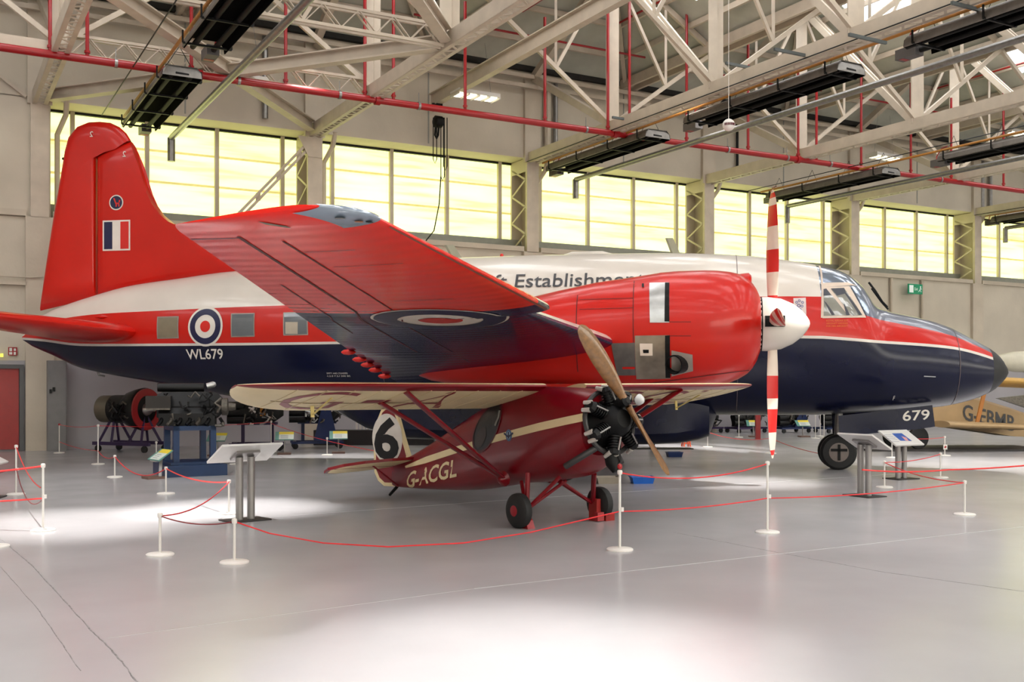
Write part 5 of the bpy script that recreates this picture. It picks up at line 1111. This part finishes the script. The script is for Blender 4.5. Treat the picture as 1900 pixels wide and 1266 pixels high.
jk = empty('trestle_jack', gp(1188, 833), label='black jack stand under the belly pannier', cat='jack'); MB().box((0, 0, .01), (2.6, .5, .02)).build('base', SOOT, jk); MB().bar((.3, 0, .02), (.3, 0, .46), .12, .12).build('pillar', SOOT, jk)
for k, px in enumerate((1172, 1182)): MB().box(gp(px, 832) - gp(1188, 833) + Vector((-.2, -.1, .12)), (.1, .1, .2)).build('pad', WHITE, jk)
# ------------------------------------------------------------------ beige biplane and cream fuselage at the right edge
BEI = mat('beige_fabric', (176, 148, 108), .55, var=.06, scale=3); MUS = mat('mustard_fabric', (190, 148, 72), .55, var=.06); OCH = mat('strut_ochre', (176, 110, 40), .5)
bo = at(1790, 800, 26.5); bo.z = .05; BR = math.radians(16)
bp_ = empty('beige_biplane', bo, rz=BR, label='beige fabric biplane marked G-EBMB behind the black nose cone', cat='aircraft')
MB().loft([[Vector((x, y * w_, zc + z * hh)) for y, z in ((-1, -1), (1, -1), (1, .8), (.6, 1), (-.6, 1), (-1, .8))] for x, w_, zc, hh in ((-2.6, .2, 1.0, .28), (-2.2, .34, 1.0, .4), (-.5, .36, .95, .46), (1.2, .3, .62, .36), (2.6, .16, .38, .2), (3.6, .04, .26, .12))]).build('fuselage', BEI, bp_)
def bwing(z, x0, x1, y, ch, nm, mt):    # folded back beside the fuselage: span along x
    P = []
    for k in range(13):
        f = k / 12; x = x0 + (x1 - x0) * f; r = 1 if f < .75 else math.sqrt(max(.01, 1 - ((f - .75) / .25) ** 2)); P.append([Vector((x, y + (a - .5) * ch * r, z + yy * .17 * ch * r - x * .04)) for a, yy in AF])
    MB().loft(P).build(nm, mt, bp_, True)
for sg in (-1, 1): bwing(.56, -1.5, 1.15, sg * .85, .95, 'lower_wing', BEI); bwing(1.66, -.2, 3.4, sg * .85, 1.1, 'upper_wing', MUS)
for sg in (-1, 1): MB().bar(Vector((-.4, sg * .9, .56)), Vector((-.1, sg * .9, 1.62)), .1, .035, (0, 1, 0)).build('interplane_strut', OCH, bp_)
text_on('registration', 'G-EBMB', lambda a, b: Vector((a, -.372 + max(0, (a + .5)) * .036, b - (a) * .2)), MGREY, bp_, (-.35, .62, 1.25, 1.02), .015)
for sg in (-1, 1):
    MB().lathe([(-.05, .2), (-.04, .27), (.04, .27), (.05, .2)], (-1.75, sg * .5, .27), (0, 1, 0), 20).build('wheel', RUBBER, bp_, True); MB().tube([(-1.75, sg * .45, .27), (-1.6, sg * .3, .6)], .025).build('gear_leg', OCH, bp_)
MB().lathe([(-.3, .02), (-.25, .1), (0, .3)], (-2.6, 0, .98), (1, 0, 0), 16).build('cowl', ENG2, bp_, True)
MB().prism([(3.0, -.02, .5), (3.8, -.02, .5), (3.7, -.02, 1.0), (3.3, -.02, 1.05)], (0, .04, 0)).build('rudder', BEI, bp_)
tag(MB().box(bo + Vector((-.6, -.2, -.026)), (4.4, 1.9, .046)).build('low_plinth', PLATE), 'low dark display base under the beige biplane', 'plinth')
cf = empty('cream_aircraft', at(2010, 672, 33.5), rz=math.radians(8), label='smooth cream aircraft body beyond the nose cone at the right edge', cat='aircraft')
MB().lathe([(-3.2, .02), (-3.0, .2), (-2.4, .32), (-1, .37), (3, .36)], (0, 0, 0), (1, 0, 0), 24).build('fuselage', mat('aged_cream', (206, 200, 180), .4), cf, True)
MB().box((0, 0, -1.2), (.3, .4, 1.9)).build('support', PLATE, cf); MB().box((0, 0, -2.25), (1.2, .8, .16)).build('support_base', PLATE, cf)
MB().prism([(-3.0, -.1, -1.15), (-1.5, -.1, -1.0), (1, -.1, -1.0), (1, -.1, -1.5), (-1.7, -.1, -1.55)], (0, .15, 0)).build('grey_wing', ENG2, cf)
# ------------------------------------------------------------------ high-bay lamps: housings and their light
def high_bay(x, y, h, aim, watts, cone, lab, soft=.25):
    e = empty('high_bay_lamp', (x, y, h), label=lab, cat='lamp', group='high bay lamps')
    MB().lathe([(.35, .06), (.3, .1), (.12, .12), (0, .26), (-.005, .25), (.1, .1)], (0, 0, .02), n=24, cap=False).build('shade', GALV, e, True)
    MB().lathe([(0, .02), (.04, .06), (.1, .05)], (0, 0, .06), n=12).build('bulb', mat('lamp_glow', (255, 244, 214)), e, True); MB().tube([(0, 0, .35), (0, 0, 12.4 - h)], .015, 6).build('stem', GALV, e)
    l = bpy.data.lights.new('high_bay_beam', 'SPOT'); l.energy = watts; l.spot_size = math.radians(cone); l.spot_blend = 1.; l.shadow_soft_size = soft; l.color = (1, .97, .93)
    lo = bpy.data.objects.new('high_bay_beam', l); COL.objects.link(lo); lo.parent = e; lo.location = (0, 0, -.02); d = Vector(aim) - Vector((x, y, h - .02)); lo.rotation_euler = d.to_track_quat('-Z', 'Y').to_euler()
for a in LAMPS: high_bay(*a)
